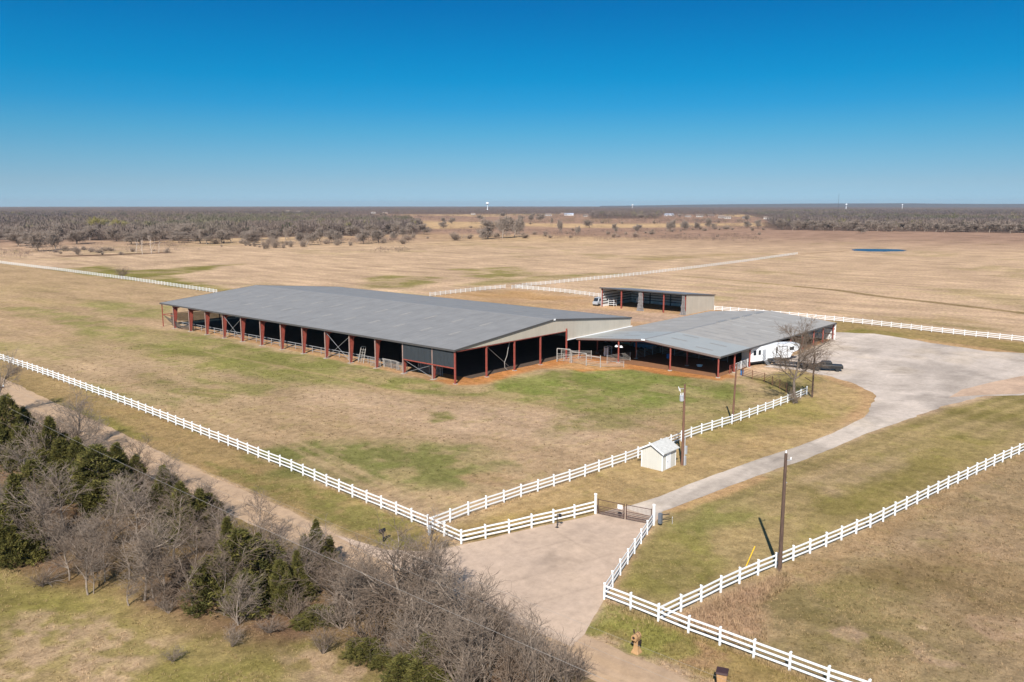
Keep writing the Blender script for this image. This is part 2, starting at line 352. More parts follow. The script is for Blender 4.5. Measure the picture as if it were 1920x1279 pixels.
# (polygon, colour, softness m, edge noise m, noise scale m, strength, breakup 0..1, breakup scale)
PAINT = [
 # broad zones
 ([(-46,-46),(2,-48),(40,-45),(40,-5),(0,4),(0,104),(60,104),(56,420),(-46,420)], rgb(183,156,117), 4, 5, 20, 1, 0, 1),
 ([(-46,104),(-46,420),(54,420),(52,112),(0,110)], rgb(187,158,121), 4, 6, 30, .9, 0, 1),
 ([(-47,-44),(30,-48.5),(44,-44),(52,-38),(40,-60),(0,-60),(-30,-56),(-47,-49)], rgb(184,156,110), 1.2, .8, 6, 1, 0, 1),
 ([(-46,-63),(-28,-58),(24,-65),(60,-74),(100,-80),(110,-92),(30,-84),(-30,-72.5),(-48,-69.2)], rgb(166,144,100), 1.2, .8, 6, 1, 0, 1),
 ([(-48.5,-69.4),(-34,-72),(0,-78),(20,-81),(60,-90),(140,-105),(140,-220),(-60,-220),(-48.5,-130)], rgb(167,143,108), 1.0, .8, 6, 1, 0, 1),
 ([(-53.3,-140),(-48.2,-140),(-48.2,-66),(-52.5,-66)], rgb(157,134,88), .6, .8, 4, 1, 0, 1),
 ([(-53.2,-46),(-47.4,-48),(-46.6,-30),(-44.6,0),(-42.5,60),(-42,140),(-48,140),(-50.5,48),(-52,0)], rgb(168,142,98), .6, .8, 4, 1, 0, 1),
 ([(-57,140),(-57.5,-140),(-140,-140),(-140,140)], rgb(164,142,96), .6, .8, 5, 1, 0, 1),
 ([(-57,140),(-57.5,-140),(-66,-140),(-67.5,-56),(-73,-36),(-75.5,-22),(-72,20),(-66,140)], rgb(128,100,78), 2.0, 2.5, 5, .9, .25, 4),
 ([(98,-26),(121,-20),(118,-45),(113,-75),(112,-95),(92,-84),(96,-62),(100,-42)], rgb(160,136,88), 1.5, 1.5, 8, .9, 0, 1),
 ([(-100,40),(-57,40),(-57,140),(-120,140)], rgb(165,140,100), 5, 4, 12, .7, 0, 1),
 # tan-pink bare and straw areas
 ([(-28,5),(-11,-16),(0,-27),(2,-38),(-11,-44),(-30,-42),(-31,-34),(-30,-15)], rgb(192,162,127), 3, 3, 7, .85, .2, 5),
 ([(-42,70),(-20,60),(-12,20),(-18,0),(-30,6),(-44,30)], rgb(188,160,125), 4, 5, 14, .7, .4, 9),
 ([(-40,12),(-20,-6),(-26,-22),(-44,-6)], rgb(182,154,118), 3, 4, 8, .7, .3, 6),
 ([(-20,104),(50,106),(52,160),(-30,150)], rgb(192,160,126), 6, 6, 20, .6, .4, 14),
 # green patches
 ([(-44.5,-9.7),(-36.5,-11.8),(-28.3,-21),(-24.5,-31),(-27,-35.5),(-35.6,-36),(-43,-30),(-46.6,-19.7)], rgb(126,126,70), 3.0, 5.0, 7, .9, .55, 3.5),
 ([(-4,97),(-6,62),(-8,34),(-9,16),(-11,6),(-9,-7),(-3,-14),(-2,-24),(2,-34),(8,-42),(19,-44),(27,-42),(33,-34),(33,-27),(30,-13),(19,-7),(0,-6),(-.5,0),(-.6,97)], rgb(134,134,72), 2.2, 4.5, 7, .85, .6, 4),
 ([(0,-4),(20,-6),(30,-14),(33,-30),(22,-38),(4,-30)], rgb(126,134,66), 3.0, 6, 8, .7, .65, 3.5),
 ([(-14,75),(-8,45),(-10,10),(-18,20),(-24,50),(-22,80)], rgb(134,132,66), 3, 5, 9, .75, .75, 6),
 ([(-40,75),(-25,70),(-22,95),(-35,110),(-42,100)], rgb(140,134,74), 3, 5, 9, .6, .8, 7),
 ([(-38,40),(-34,18),(-28,22),(-31,48)], rgb(130,128,64), 2, 3, 6, .65, .6, 5),
 ([(-46.6,-28),(-46.8,-42),(-51,-46.5),(-52.5,-43),(-52,-30),(-51.4,-12),(-50,-6),(-49.5,-20)], rgb(130,126,68), .8, 1.6, 3, .75, .6, 2),
 ([(-52,5),(-51.3,40),(-48.5,40),(-49.5,5)], rgb(128,122,62), .8, 1.2, 4, .75, .5, 3),
 ([(-47,-52),(-47,-64),(-33,-59.6),(-31,-62),(-36,-68),(-45,-68.5)], rgb(140,132,70), 1, 2, 4, .75, .4, 3),
 ([(-32,-59.5),(-24,-59.5),(-18,-62),(-24,-66),(-33,-64)], rgb(130,130,66), 1.5, 2, 4, .65, .6, 3),
 ([(-53,-65.8),(-48.3,-64.4),(-48.4,-72),(-50,-76),(-53,-72)], rgb(134,132,66), .6, 1.4, 2, .8, .5, 2),
 ([(-44,-70.5),(-30,-73),(-20,-76),(-24,-84),(-40,-82),(-46,-78)], rgb(140,124,78), 1.5, 2.5, 4, .6, .6, 3),
 ([(22,-49),(45,-46),(49,-39),(38,-36),(30,-44)], rgb(148,136,74), 1.5, 2, 5, .8, .3, 4),
 ([(-47,-48.5),(-30,-53),(-29,-50),(-46,-45)], rgb(166,140,84), 1, 1, 4, .6, .3, 3),
 ([(-10,-66),(22,-72),(24,-79),(0,-76),(-26,-72)], rgb(140,128,70), 2, 2.5, 6, .7, .5, 4),
 ([(20,-66),(60,-75),(110,-84),(105,-88),(40,-80)], rgb(142,130,70), 2, 2.5, 7, .7, .5, 5),
 ([(98,-29),(112,-30),(109,-40),(103,-42)], rgb(126,122,58), 1.5, 2, 5, .8, .3, 4),
 ([(-74,-44),(-66,-52),(-68,-70),(-80,-62),(-82,-48)], rgb(140,132,68), 2, 3, 5, .65, .5, 3),
 ([(-80,-24),(-74,-34),(-74,-46),(-84,-40)], rgb(140,132,68), 2, 3, 5, .65, .5, 3),
 ([(-79,-2),(-74,-20),(-80,-28),(-90,-10)], rgb(140,132,68), 2, 3, 5, .65, .5, 3),
 ([(55,325),(78,327),(78,286),(104,295),(130,289),(106,267),(80,252),(66,216),(58,171),(53,178),(54,260)], rgb(128,122,60), 4, 9, 20, .9, .4, 12),
 ([(52,150),(58,171),(70,168),(66,140),(54,132)], rgb(124,122,50), 3, 5, 10, .85, .3, 8),
 ([(115,170),(139,183),(146,156),(108,128),(98,140)], rgb(128,124,58), 5, 8, 14, .75, .6, 9),
 ([(182,179),(212,171),(194,142),(150,121),(152,146)], rgb(130,126,60), 5, 8, 14, .75, .6, 9),
 ([(120,120),(150,112),(210,106),(205,118),(150,130)], rgb(142,132,76), 4, 6, 14, .7, .5, 9),
 ([(60,-46),(125,-26),(150,-40),(140,-70),(128,-40)], rgb(168,144,98), 5, 6, 14, .5, .6, 9),
 ([(138,-14),(132,-34),(126,-52),(134,-58),(142,-30)], rgb(150,134,84), 3, 5, 12, .6, .5, 9),
 ([(300,140),(400,120),(380,150),(300,165)], rgb(160,140,88), 8, 10, 20, .5, .5, 14),
 ([(12,185),(22,141),(5,116),(-1,140)], rgb(140,138,76), 4, 6, 12, .7, .5, 8),
 ([(-12,181),(-5,153),(-4,98),(-6,65),(-6,37),(-7.7,12.4),(-15.3,11.4),(-17,34),(-18,69),(-17,127)], rgb(142,138,78), 3.5, 6, 9, .75, .55, 6),
 ([(-41.5,48),(-38.3,35),(-34.5,24.7),(-38.8,21.5),(-43.4,35)], rgb(136,134,72), 2, 3, 6, .7, .5, 4),
 ([(-24.4,49.7),(-21.7,35.4),(-21.1,21.3),(-26.8,18.7),(-28.3,32.7)], rgb(140,136,76), 2, 4, 7, .7, .6, 4),
 ([(-17.6,14.1),(-12.2,-.9),(-2.9,-19.7),(-1.3,-36.1),(-11.7,-40.4),(-20.2,-24.8),(-25.1,-8.7),(-26.5,7.4)], rgb(198,168,136), 3, 4, 8, .75, .3, 5),
 ([(-26.4,137),(-24.2,96.4),(-25.2,58.7),(-36.7,42.4),(-40.8,68.6),(-40,93.8)], rgb(196,166,130), 4, 6, 12, .6, .45, 8),
 ([(-16.6,-11.5),(-14.3,-12.7),(-16.6,-16.2),(-19.8,-15.6)], rgb(122,122,60), .8, 1.2, 3, .85, .3, 2),
 ([(-16.5,-31),(1.4,-24.7),(5,-33.9),(3.7,-41.8)], rgb(138,132,76), 2, 4, 6, .7, .6, 3.5),
 ([(2.7,-41),(19.6,-45.6),(29.5,-51.7),(25.3,-57.3),(11.8,-55.5),(-3.1,-50.2)], rgb(152,140,80), 2, 3, 6, .65, .5, 4),
 ([(-10.2,-64.4),(1.7,-66.1),(11.5,-70.7),(1.6,-72.2),(-13.1,-69)], rgb(190,162,128), 1.5, 2.5, 5, .6, .35, 3),
 ([(-41.4,-78.9),(-40,-80),(-40.2,-81.2),(-41.5,-81.3),(-41.9,-80.3)], rgb(208,174,144), .25, .7, 1.6, .85, .25, 1.2),
 ([(-39.3,-81.6),(-38.2,-83.5),(-39,-85.8),(-40,-87.7),(-40.9,-87.2),(-41.5,-85.1),(-39.6,-83.5)], rgb(208,174,144), .25, .8, 1.8, .85, .25, 1.2),
 ([(-36.2,-83.6),(-36,-84.3),(-37,-84.5),(-37.2,-84)], rgb(206,174,144), .2, .4, 1.2, .8, .2, 1),
 ([(-33.6,-85.9),(-30.1,-88),(-30,-89.3),(-34.4,-90.1),(-34.6,-88.2)], rgb(202,168,138), .4, 1.2, 2, .75, .35, 1.5),
 ([(-47,-76),(-38,-74),(-30,-77),(-36,-86),(-46,-92)], rgb(142,128,78), 1.5, 3, 4, .5, .6, 2.5),
 ([(-34,-74),(-18,-78),(-6,-84),(-20,-88)], rgb(178,150,118), 1.2, 3, 4, .6, .6, 2.5),
 # orange dirt by the barn and the pens
 ([(-1,-.5),(2,-3.5),(20,-2.2),(24,-5.4),(23,-10),(31,-15),(30.5,-24),(32,-33),(38,-33.4),(40,-30),(40,-20),(40,-10),(40,2),(30,6),(0,8)], rgb(196,133,78), 1.0, 1.2, 4, .95, .12, 3),
 ([(38,-33.4),(44,-33),(52,-33.6),(92,-32.6),(92,-29),(40,-29)], rgb(200,166,130), .8, 1, 4, .9, .1, 3),
 ([(20,-3),(31,-3),(33,-12),(30,-15),(24,-8)], rgb(196,158,112), .8, 1.0, 3, .7, .2, 3),
 ([(-.8,5),(2,4),(7,12),(7,100),(1.5,100),(.6,40)], rgb(190,150,108), .5, .6, 3, .9, .15, 3),
 ([(101,103),(114,90),(130,98),(129,66),(121,58),(121,10),(98,-26),(90,-10),(60,6),(56,100)], rgb(196,158,118), 3, 4, 10, .85, .2, 8),
 ([(84,46),(100,44),(107,14),(96,-4),(86,10)], rgb(190,160,136), 3, 3, 10, .8, .2, 8),
 ([(100,104),(126,100),(122,60),(106,70)], rgb(186,146,96), 3, 4, 8, .7, .3, 7),
 ([(-30,-56),(-28,-59),(-22,-60.2),(-12,-61.4),(-12,-60),(-27,-57)], rgb(196,158,112), .6, .8, 3, .9, .1, 3),
 ([(22,-60.5),(40,-58),(46,-51),(50,-46),(46,-46),(40,-54),(30,-57.4),(14,-59.4)], rgb(194,156,114), 1.0, 1.0, 4, .85, .2, 3),
 ([(-33,-59.3),(-48.2,-64.3),(-48,-63),(-40,-60.4),(-32.5,-58.8)], rgb(190,156,118), .4, .4, 2, .9, .1, 2),
 ([(92,-66),(97,-58),(101,-44),(104,-46),(100,-62),(95,-76)], rgb(198,160,118), .8, 1.2, 4, .85, .2, 3),
 # brown weeds, bare scrapes
 ([(-47,-70),(-42,-70.6),(-36,-72.4),(-35,-74),(-41,-73.6),(-45.6,-76),(-47.8,-74)], rgb(190,155,124), .8, 1, 3, .9, .2, 2),
 ([(-48.6,-72),(-50,-73.6),(-52,-73),(-51.4,-75.6),(-49,-75)], rgb(176,140,106), .4, .6, 2, .9, .2, 2),
 ([(-34,-72.4),(0,-78),(20,-81.6),(20,-83),(0,-80),(-34,-75)], rgb(174,144,106), .8, 1.2, 4, .7, .35, 3),
 ([(-15,-84),(5,-88),(0,-100),(-22,-96)], rgb(164,138,104), 2, 4, 7, .6, .5, 4),
 ([(-30,-78),(-18,-82),(-22,-92),(-34,-88)], rgb(140,116,80), 2, 3, 5, .6, .5, 4),
 ([(-78,-34),(-73,-44),(-78,-52),(-86,-44)], rgb(198,166,134), 1.5, 4, 4, .7, .85, 1.6),
 ([(-74,-8),(-72,-18),(-80,-24),(-88,-14)], rgb(198,166,134), 1.5, 4, 4, .7, .85, 1.6),
 ([(-68,-54),(-64,-62),(-68,-70),(-73,-58)], rgb(198,166,134), 1.5, 4, 4, .7, .85, 1.6),
 ([(-34.5,-34),(-31,-36),(-30.5,-40),(-33.5,-40.5),(-35,-37)], rgb(180,148,112), .6, 1, 2, .85, .3, 2),
 # creek line of brown brush, ditches
 ([(99,438),(123,428),(162,426),(160,415),(120,415),(98,425)], rgb(92,66,54), 3, 4, 10, .9, .2, 8),
 ([(380,475),(520,420),(700,368),(700,362),(520,412),(380,465)], rgb(140,110,82), 4, 5, 16, .6, .3, 10),
]
LINES = [  # polyline, colour, half width, strength
 ([(206,24),(203,10),(190.6,-10.4),(184,-28.6),(176.8,-44.9),(170,-62),(160,-90)], rgb(128,108,70), 2.0, .75),
 ([(218,80),(213,48),(206,24)], rgb(150,132,84), 1.4, .6),
 ([(509,74),(560,62),(640,40)], rgb(150,124,88), 1.5, .5),
 ([(470,95),(440,100),(408,104)], rgb(140,112,74), 1.5, .6),
 *[([(18 + .6 * k, -66.5 - 1.7 * k), (52 + k, -73.5 - 1.5 * k), (104, -84 - 1.4 * k)], rgb(182, 158, 112) if k % 2 else rgb(134, 122, 74), .7, .35) for k in range(7)],
 *[([(-24 - .5 * k, -60.8 - 1.6 * k), (-4 - .5 * k, -63.6 - 1.7 * k), (16 - .4 * k, -66.8 - 1.7 * k)], rgb(180, 156, 110) if k % 2 else rgb(138, 124, 76), .6, .28) for k in range(5)],
 ([(22,-58.2),(30,-53),(44,-47),(49,-40)], rgb(184,156,112), .5, .4), ([(20,-57.4),(28,-52),(42,-46),(47.5,-39)], rgb(184,156,112), .5, .4),
 ([(-44,-34),(-40,-10),(-38,20),(-36,60),(-30,120)], rgb(196,166,128), .45, .4), ([(-42.2,-34),(-38.2,-10),(-36.2,20),(-34.2,60),(-28,120)], rgb(196,166,128), .45, .4),
 ([(-36,30),(-24,0),(-12,-30),(-8,-42)], rgb(190,160,124), .5, .35),
 ([(-33,30),(-21,0),(-9,-30),(-5,-42)], rgb(190,160,124), .5, .35),
 ([(-12,62),(-10,20),(-12,-10)], rgb(196,164,126), .5, .35),
]
WOODFLOOR = [[(111,768),(238,592),(303,600),(406,566),(501,545),(625,665),(862,952),(1163,1507),(1563,2069),(900,3100),(-200,3100),(-200,1000)],
             [(885,330),(935,160),(957,43),(975,-40),(1100,-300),(6000,0),(3103,1464),(1544,632),(1000,400)],
             [(1412,985),(1513,869),(2231,1300),(1970,1385)]]
def ground_color(x, y):
    x = np.asarray(x, float); y = np.asarray(y, float)
    c = np.empty(x.shape + (3,)); c[...] = FAR
    # the far pastures differ a little in tone
    t = fbm(x, y, 420, 11, 3)[..., None]
    r = np.hypot(x - CAM.x, y - CAM.y)
    d = smooth(520, 900, r)[..., None]
    c = c * (1 - d) + d * (np.array(rgb(170,138,116)) * (1 - smooth(.45, .6, t)) + np.array(rgb(206,172,130)) * smooth(.45, .6, t))
    # mowing and hay streaks
    s1 = fbm(x, y / 7.0, 3.2, 21, 4); s2 = fbm(x / 3.0, y, 14, 23, 4)
    c = c * (1 + 0.46 * (s1 - .5) + 0.40 * (s2 - .5))[..., None]
    g = smooth(.56, .70, fbm(x, y, 45, 41, 5)) * smooth(.35, .6, fbm(x / 2, y, 9, 43, 4)) * .40
    g = (g * (1 - d[..., 0]))[..., None]
    c = c * (1 - g) + np.array(rgb(146, 134, 80)) * g
    def mottle(c):
        near = (1 - smooth(260, 420, r))
        a = smooth(.50, .66, fbm(x, y / 1.6, 9, 71, 5)) * smooth(.40, .62, fbm(x, y, 38, 73, 3)) * .55 * near
        b_ = smooth(.54, .70, fbm(x / 1.5, y, 6, 75, 5)) * .45 * near
        c = c * (1 - a[..., None]) + (c * np.array((.80, .90, .66))) * a[..., None]
        return c * (1 - b_[..., None]) + (c * np.array((1.16, 1.12, 1.10))) * b_[..., None]
    for k, (P, colr, soft, amp, ns, st, brk, bs) in enumerate(PAINT):
        if k == 11: c = mottle(c)
        P = np.asarray(P, float); mrg = amp + soft + 1
        sel = (x > P[:,0].min()-mrg) & (x < P[:,0].max()+mrg) & (y > P[:,1].min()-mrg) & (y < P[:,1].max()+mrg)
        if not sel.any(): continue
        xs, ys = x[sel], y[sel]
        sd = sdpoly(xs, ys, P) + amp * 2 * (fbm(xs, ys, ns, 100 + k, 4) - .5)
        m = smooth(-soft, soft, sd) * st
        if brk: m = m * (1 - brk + brk * smooth(.40, .58, fbm(xs, ys, bs, 300 + k, 5)))
        var = 1 + .28 * (fbm(xs, ys, max(1.2, bs * .7), 500 + k, 4) - .5)
        m = m[:, None]
        c[sel] = c[sel] * (1 - m) + np.array(colr) * var[:, None] * m
    for P, colr, w, st in LINES:
        A = np.asarray(P, float)
        sel = (x > A[:,0].min()-9) & (x < A[:,0].max()+9) & (y > A[:,1].min()-9) & (y < A[:,1].max()+9)
        if not sel.any(): continue
        xs, ys = x[sel], y[sel]
        m = (smooth(w * 1.6, w * .5, sdline(xs, ys, P) + 1.2 * (fbm(xs, ys, 5, 77, 3) - .5)) * st)[:, None]
        c[sel] = c[sel] * (1 - m) + np.array(colr) * m
    for P in WOODFLOOR:
        A = np.asarray(P, float)
        sel = (r > 400) & (x > A[:,0].min()-30) & (x < A[:,0].max()+30) & (y > A[:,1].min()-30) & (y < A[:,1].max()+30)
        if not sel.any(): continue
        m = (smooth(-8, 8, sdpoly(x[sel], y[sel], P) + 20 * (fbm(x[sel], y[sel], 40, 61, 3) - .5)) * .9)[:, None]
        c[sel] = c[sel] * (1 - m) + np.array(rgb(112, 94, 84)) * m
    m = smooth(2400, 3000, r)[..., None] * .9
    return c * (1 - m) + np.array(rgb(112, 96, 88)) * m

# polar sheet round the place the drone hovers over: fine where the picture looks, coarse behind
cen = np.array([CAM.x, CAM.y]); base = math.atan2(FWD[1], FWD[0])
fine = np.arange(-40, 40.001, 0.15); coarse = np.concatenate([np.arange(44, 316, 6.0)])
ang = np.radians(np.concatenate([fine, coarse])) + base
na = len(ang)
rad = [22.0]
while rad[-1] < 420: rad.append(rad[-1] * 1.0052)
while rad[-1] < 15000: rad.append(rad[-1] * 1.012)
rad = np.array(rad); nr = len(rad)
A, Rr = np.meshgrid(ang, rad)
X = cen[0] + np.cos(A) * Rr; Y = cen[1] + np.sin(A) * Rr
GC = ground_color(X, Y).reshape(-1, 3)
V = np.stack([X, Y, np.zeros_like(X)], -1).reshape(-1, 3)
i = np.arange(nr - 1)[:, None] * na; j = np.arange(na)[None, :]; j2 = (j + 1) % na
F = np.stack([i + j, i + na + j, i + na + j2, i + j2], -1).reshape(-1, 4)
V = np.vstack([V, [[cen[0], cen[1], 0]]]); GC = np.vstack([GC, GC[0]])
me = np_mesh('ground', V, F, M['ground'], GC)
import bmesh
bm = bmesh.new()      # close the middle
inner = [tuple(V[k]) for k in range(na)]
o = link('ground', me); tag(o, kind='structure', label='dry winter pasture with green patches reaching to the horizon', cat='ground')
mb = MB(); mb.add(inner + [(cen[0], cen[1], 0)], [(k, (k + 1) % na, na) for k in range(na)])
q = mb.mesh('ground_inner', M['ground']); a_ = q.color_attributes.new('Col', 'FLOAT_COLOR', 'POINT')
for d_ in a_.data: d_.color = (*rgb(158, 133, 80), 1)
bm.from_mesh(me); bm.from_mesh(q); bm.to_mesh(me); bm.free()

def sheet(name, poly, z, mat, jit=0.25, step=1.0, tint=None, label=None, cat=None):
    """flat sheet with an uneven outline; tint(x,y)->multiplier per vertex on an inner grid"""
    P = np.asarray(poly, float); pts = []
    for k in range(len(P)):
        a, b_ = P[k], P[(k + 1) % len(P)]; n = max(1, int(np.hypot(*(b_ - a)) / step))
        for t in range(n): pts.append(a + (b_ - a) * t / n)
    pts = np.array(pts)
    nx = fbm(pts[:,0], pts[:,1], 2.5, 901, 4) - .5; ny = fbm(pts[:,0], pts[:,1], 2.5, 902, 4) - .5
    pts = pts + np.stack([nx, ny], -1) * jit * 4
    bm = bmesh.new()
    f = bm.faces.new([bm.verts.new((p[0], p[1], z)) for p in pts])
    if f.normal.z < 0: f.normal_flip()
    bmesh.ops.triangulate(bm, faces=[f])
    # cut on a grid so the tint has vertices to live on
    if tint is not None:
        lo, hi = pts.min(0), pts.max(0); g = tint[1]
        for ax in (0, 1):
            c_ = lo[ax] + g
            while c_ < hi[ax]:
                co = [0, 0, 0]; no = [0, 0, 0]; co[ax] = c_; no[ax] = 1
                bmesh.ops.bisect_plane(bm, geom=bm.verts[:] + bm.edges[:] + bm.faces[:], plane_co=co, plane_no=no)
                c_ += g
    bmesh.ops.recalc_face_normals(bm, faces=bm.faces)
    for f in bm.faces:
        if f.normal.z < 0: f.normal_flip()
    me = bpy.data.meshes.new(name); bm.to_mesh(me); bm.free(); me.materials.append(mat)
    a_ = me.color_attributes.new('Col', 'FLOAT_COLOR', 'POINT')
    n = len(me.vertices); co = np.empty(n * 3, np.float32); me.vertices.foreach_get('co', co); co = co.reshape(-1, 3)
    c = np.ones((n, 4), np.float32)
    if tint is not None: c[:, :3] = tint[0](co[:,0], co[:,1])
    a_.data.foreach_set('color', c.ravel())
    o = link(name, me); return tag(o, label, cat, kind='structure')

def road_tint(x, y):
    d = np.abs(x + 55.6 + .6 * (fbm(x, y, 14, 5, 2) - .5))
    rut = np.exp(-((d - .95) / .38) ** 2)
    t = 1 + .05 * rut - .10 * smooth(.45, .75, fbm(x, y, 3, 8, 4)) - .06 * np.exp(-(d / .4) ** 2)
    return np.stack([t, t * (1 + .01 * rut), t * (1 + .05 * rut)], -1)
sheet('road', [(-53.4,-140),(-53.6,-74),(-53.2,-66),(-53.6,-38.5),(-53.0,-25),(-52.5,-10),(-51.2,12),(-49.8,48),(-47.5,90),(-46,140),(-51,140),(-52.6,90),(-55,48),(-56.6,12),(-57.2,-10),(-57.6,-38),(-57.7,-66),(-57.9,-140)],
      .008, M['road'], .22, 1.0, (road_tint, 1.0), 'tan packed dirt road running along the white roadside fence', 'road')
def apron_tint(x, y):
    t = np.ones_like(x)
    # tyre-dark wear in the middle and pale scuffs
    e = ((x + 41) * .8 + (y + 55.5) * .3); f_ = (y + 56) - .25 * (x + 41)
    w = np.exp(-(e / 7) ** 2 - (f_ / 1.5) ** 2) * smooth(.32, .62, fbm(x, y, 2.2, 31, 5))
    t = t - .30 * w
    t = t - .07 * smooth(.5, .7, fbm(x, y, 4, 33, 4))
    u_ = (x - -47.8) * .3 + (y + 48.4) * .95    # joints
    for q_ in (-4.2, -8.6, -12.8): t = t - .11 * np.exp(-((u_ - q_) / .14) ** 2) * smooth(.3, .6, fbm(x, y, 3, 35, 3))
    v_ = (x + 47.8) * .95 - (y + 48.4) * .3
    for q_ in (4.5, 9.0, 13.2): t = t - .10 * np.exp(-((v_ - q_) / .14) ** 2) * smooth(.3, .6, fbm(x, y, 3, 36, 3))
    return np.stack([t, t, t * 1.01], -1)
sheet('apron', [(-53.9,-38.0),(-53.0,-43.9),(-50.9,-47.1),(-47.8,-48.4),(-42.9,-50.0),(-33.7,-53.2),(-29.4,-54.4),(-29.9,-58.4),(-32.8,-59.0),(-42.8,-62.2),(-48.1,-64.2),(-50.5,-65.0),(-53.2,-66.0),(-55.2,-66.3),(-55.4,-52)],
      .016, M['apron'], .10, .6, (apron_tint, .20), 'worn concrete entrance apron between the white fence wings', 'apron')
def lot_tint(x, y):
    t = 1 - .24 * smooth(.48, .70, fbm(x / 2.2, y, 6, 51, 5)) + .12 * smooth(.5, .7, fbm(x, y / 3, 5, 55, 4)) - .14 * smooth(.55, .7, fbm(x, y, 2.2, 59, 4))
    dl = sdline(x, y, [(-30,-56.3),(-18,-57.6),(-8,-58.8),(5,-61),(22,-62.7),(40,-62),(58,-55),(72,-44),(84,-38)])     # wheel tracks
    t = t + .10 * np.exp(-((dl - .9) / .35) ** 2) - .06 * np.exp(-(dl / .3) ** 2)
    w = smooth(.55, .7, fbm(x, y, 9, 57, 4))
    return np.stack([t * (1 + .02 * w), t, t * (1 - .05 * w)], -1)
sheet('parking_lot', [(22,-60.3),(31,-58.9),(38.5,-57.2),(44.9,-51.8),(48.5,-46.6),(50.5,-39.5),(49.6,-33.4),(60,-33),(90,-31.5),(101.5,-27.5),(105.5,-35.5),(102.3,-43.7),(98.4,-53.6),(96.2,-61.2),(98.6,-68),(92,-84),(74.5,-79),(54.3,-75.1),(49.8,-70.2),(43,-68.6),(33.2,-66.5),(24,-65.4)],
      .012, M['lot'], .35, 1.0, (lot_tint, 1.6), 'pale grey gravel parking lot beside the open arena', 'parking lot')
sheet('driveway', [(-30.2,-54.4),(-23.8,-55.5),(-18.5,-55.9),(-8.3,-57.2),(3,-59.1),(11.4,-60.1),(24,-60.4),(26,-65.6),(22,-65.0),(13.5,-63.5),(5.4,-62.8),(-3.8,-61.7),(-12.1,-60.1),(-21.2,-58.9),(-28.7,-57.9),(-31,-58.3)],
        .020, M['drive'], .09, .5, (lot_tint, .9), 'grey gravel driveway curving from the gate to the lot', 'driveway')
def slab_tint(x, y):
    t = 1 - .16 * smooth(.45, .65, fbm(x, y, 5, 63, 4)); return np.stack([t * 1.02, t * .95, t * .9], -1)
sheet('loading_slab', [(44.5,-66.4),(52.5,-66.6),(62,-69.0),(76,-73.4),(78,-79.4),(55,-74.6),(49.8,-69.8)], .024, M['apron'], .1, .7, (slab_tint, 1.5), 'tan concrete slab at the right edge of the gravel lot', 'slab')
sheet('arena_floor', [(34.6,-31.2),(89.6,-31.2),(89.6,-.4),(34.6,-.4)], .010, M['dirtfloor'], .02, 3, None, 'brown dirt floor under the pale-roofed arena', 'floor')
sheet('barn_floor', [(5.2,1.0),(53.9,1.0),(53.9,103.4),(5.2,103.4)], .006, M['barnfloor'], .15, 2, None, 'dark dirt floor under the long grey barn roof, shade worked into its colour', 'floor')  # starts past the sunlit strip; roof shade put into the dark dirt colour
sheet('pond', [(493,99.8),(503,88),(507,76),(500,68),(486,67),(472,74),(467,82),(471,94),(482,99)], .05, M['pond'], 1.0, 3, None, 'small blue stock pond far out in the right-hand pasture', 'pond')
def part(o, root):
    o.parent = root
    o.matrix_parent_inverse = (Matrix.Translation(root.location) @ Matrix.Rotation(root.rotation_euler.z, 4, 'Z')).inverted()
    return o
def P(mb, name, mat, root, bevel=0): return part(mb.build(name, mat, None, bevel), root)

# ================================================================ long barn
barn = empty('barn', (0, 0, 0), 0, 'very long open sided barn with a dark grey metal roof and red steel columns', 'barn')
EV, RG, UR, UW, VL = 5.9, 8.32, 27.0, 54.2, 103.75
def zroof(u): return EV + (RG - EV) * (u / UR if u <= UR else (UW - u) / (UW - UR))
R_ = MB()
for (ua, ub) in ((-.35, UR), (UR, UW + .35)):
    za, zb = zroof(ua), zroof(ub)
    R_.prism([(ua, za + .02), (ub, zb + .02), (ub, zb + .12), (ua, za + .12)], 1, -.3, VL + .3)
roof = P(R_, 'roof', M['barnroof'], barn)
cap = MB(); cap.prism([(UR-.45, zroof(UR-.45)+.125), (UR, RG+.125), (UR+.45, zroof(UR+.45)+.125), (UR+.45, zroof(UR+.45)+.16), (UR, RG+.17), (UR-.45, zroof(UR-.45)+.16)], 1, -.3, VL+.3)
P(cap, 'ridge_cap', M['lapseam'], roof).parent = roof
def on_slope(mb, ua, ub, va, vb, lift, th=.02):
    za, zb = zroof(ua) + .12 + lift, zroof(ub) + .12 + lift
    mb.prism([(ua, za), (ub, zb), (ub, zb + th), (ua, za + th)], 1, va, vb)
bays = [5.6 + 7.717 * k for k in range(13)]
lap = MB()
for v in bays:
    on_slope(lap, .2, UR - .5, v - .08 + 3.6, v + .08 + 3.6, .004, .012); on_slope(lap, UR + .5, UW - .2, v - .08 + 3.6, v + .08 + 3.6, .004, .012)
part(lap.build('lap_seam', M['lapseam']), barn)
first = None
for v in [9.0 + 7.717 * k for k in range(12)]:
    for c, hw in ((9.1, 1.5), (17.6, 1.7), (UW - 9.1, 1.5), (UW - 17.6, 1.7)):
        s = MB(); on_slope(s, c - hw, c + hw, v - .34, v + .34, .010, .014)
        part(s.build('skylight', M['skylight']), barn)
tr = MB()
tr.box(-.42, -.352, -.32, VL + .32, EV - .22, EV + .11); tr.box(UW + .352, UW + .42, -.32, VL + .32, EV - .22, EV + .11)
for v in (-.36, VL + .305):
    for ua, ub in ((-.35, UR), (UR, UW + .35)):
        za, zb = zroof(ua), zroof(ub)
        tr.prism([(ua, za - .16), (ub, zb - .16), (ub, zb + .16), (ua, za + .16)], 1, v, v + .055)
part(tr.build('roof_trim', M['trim']), barn)
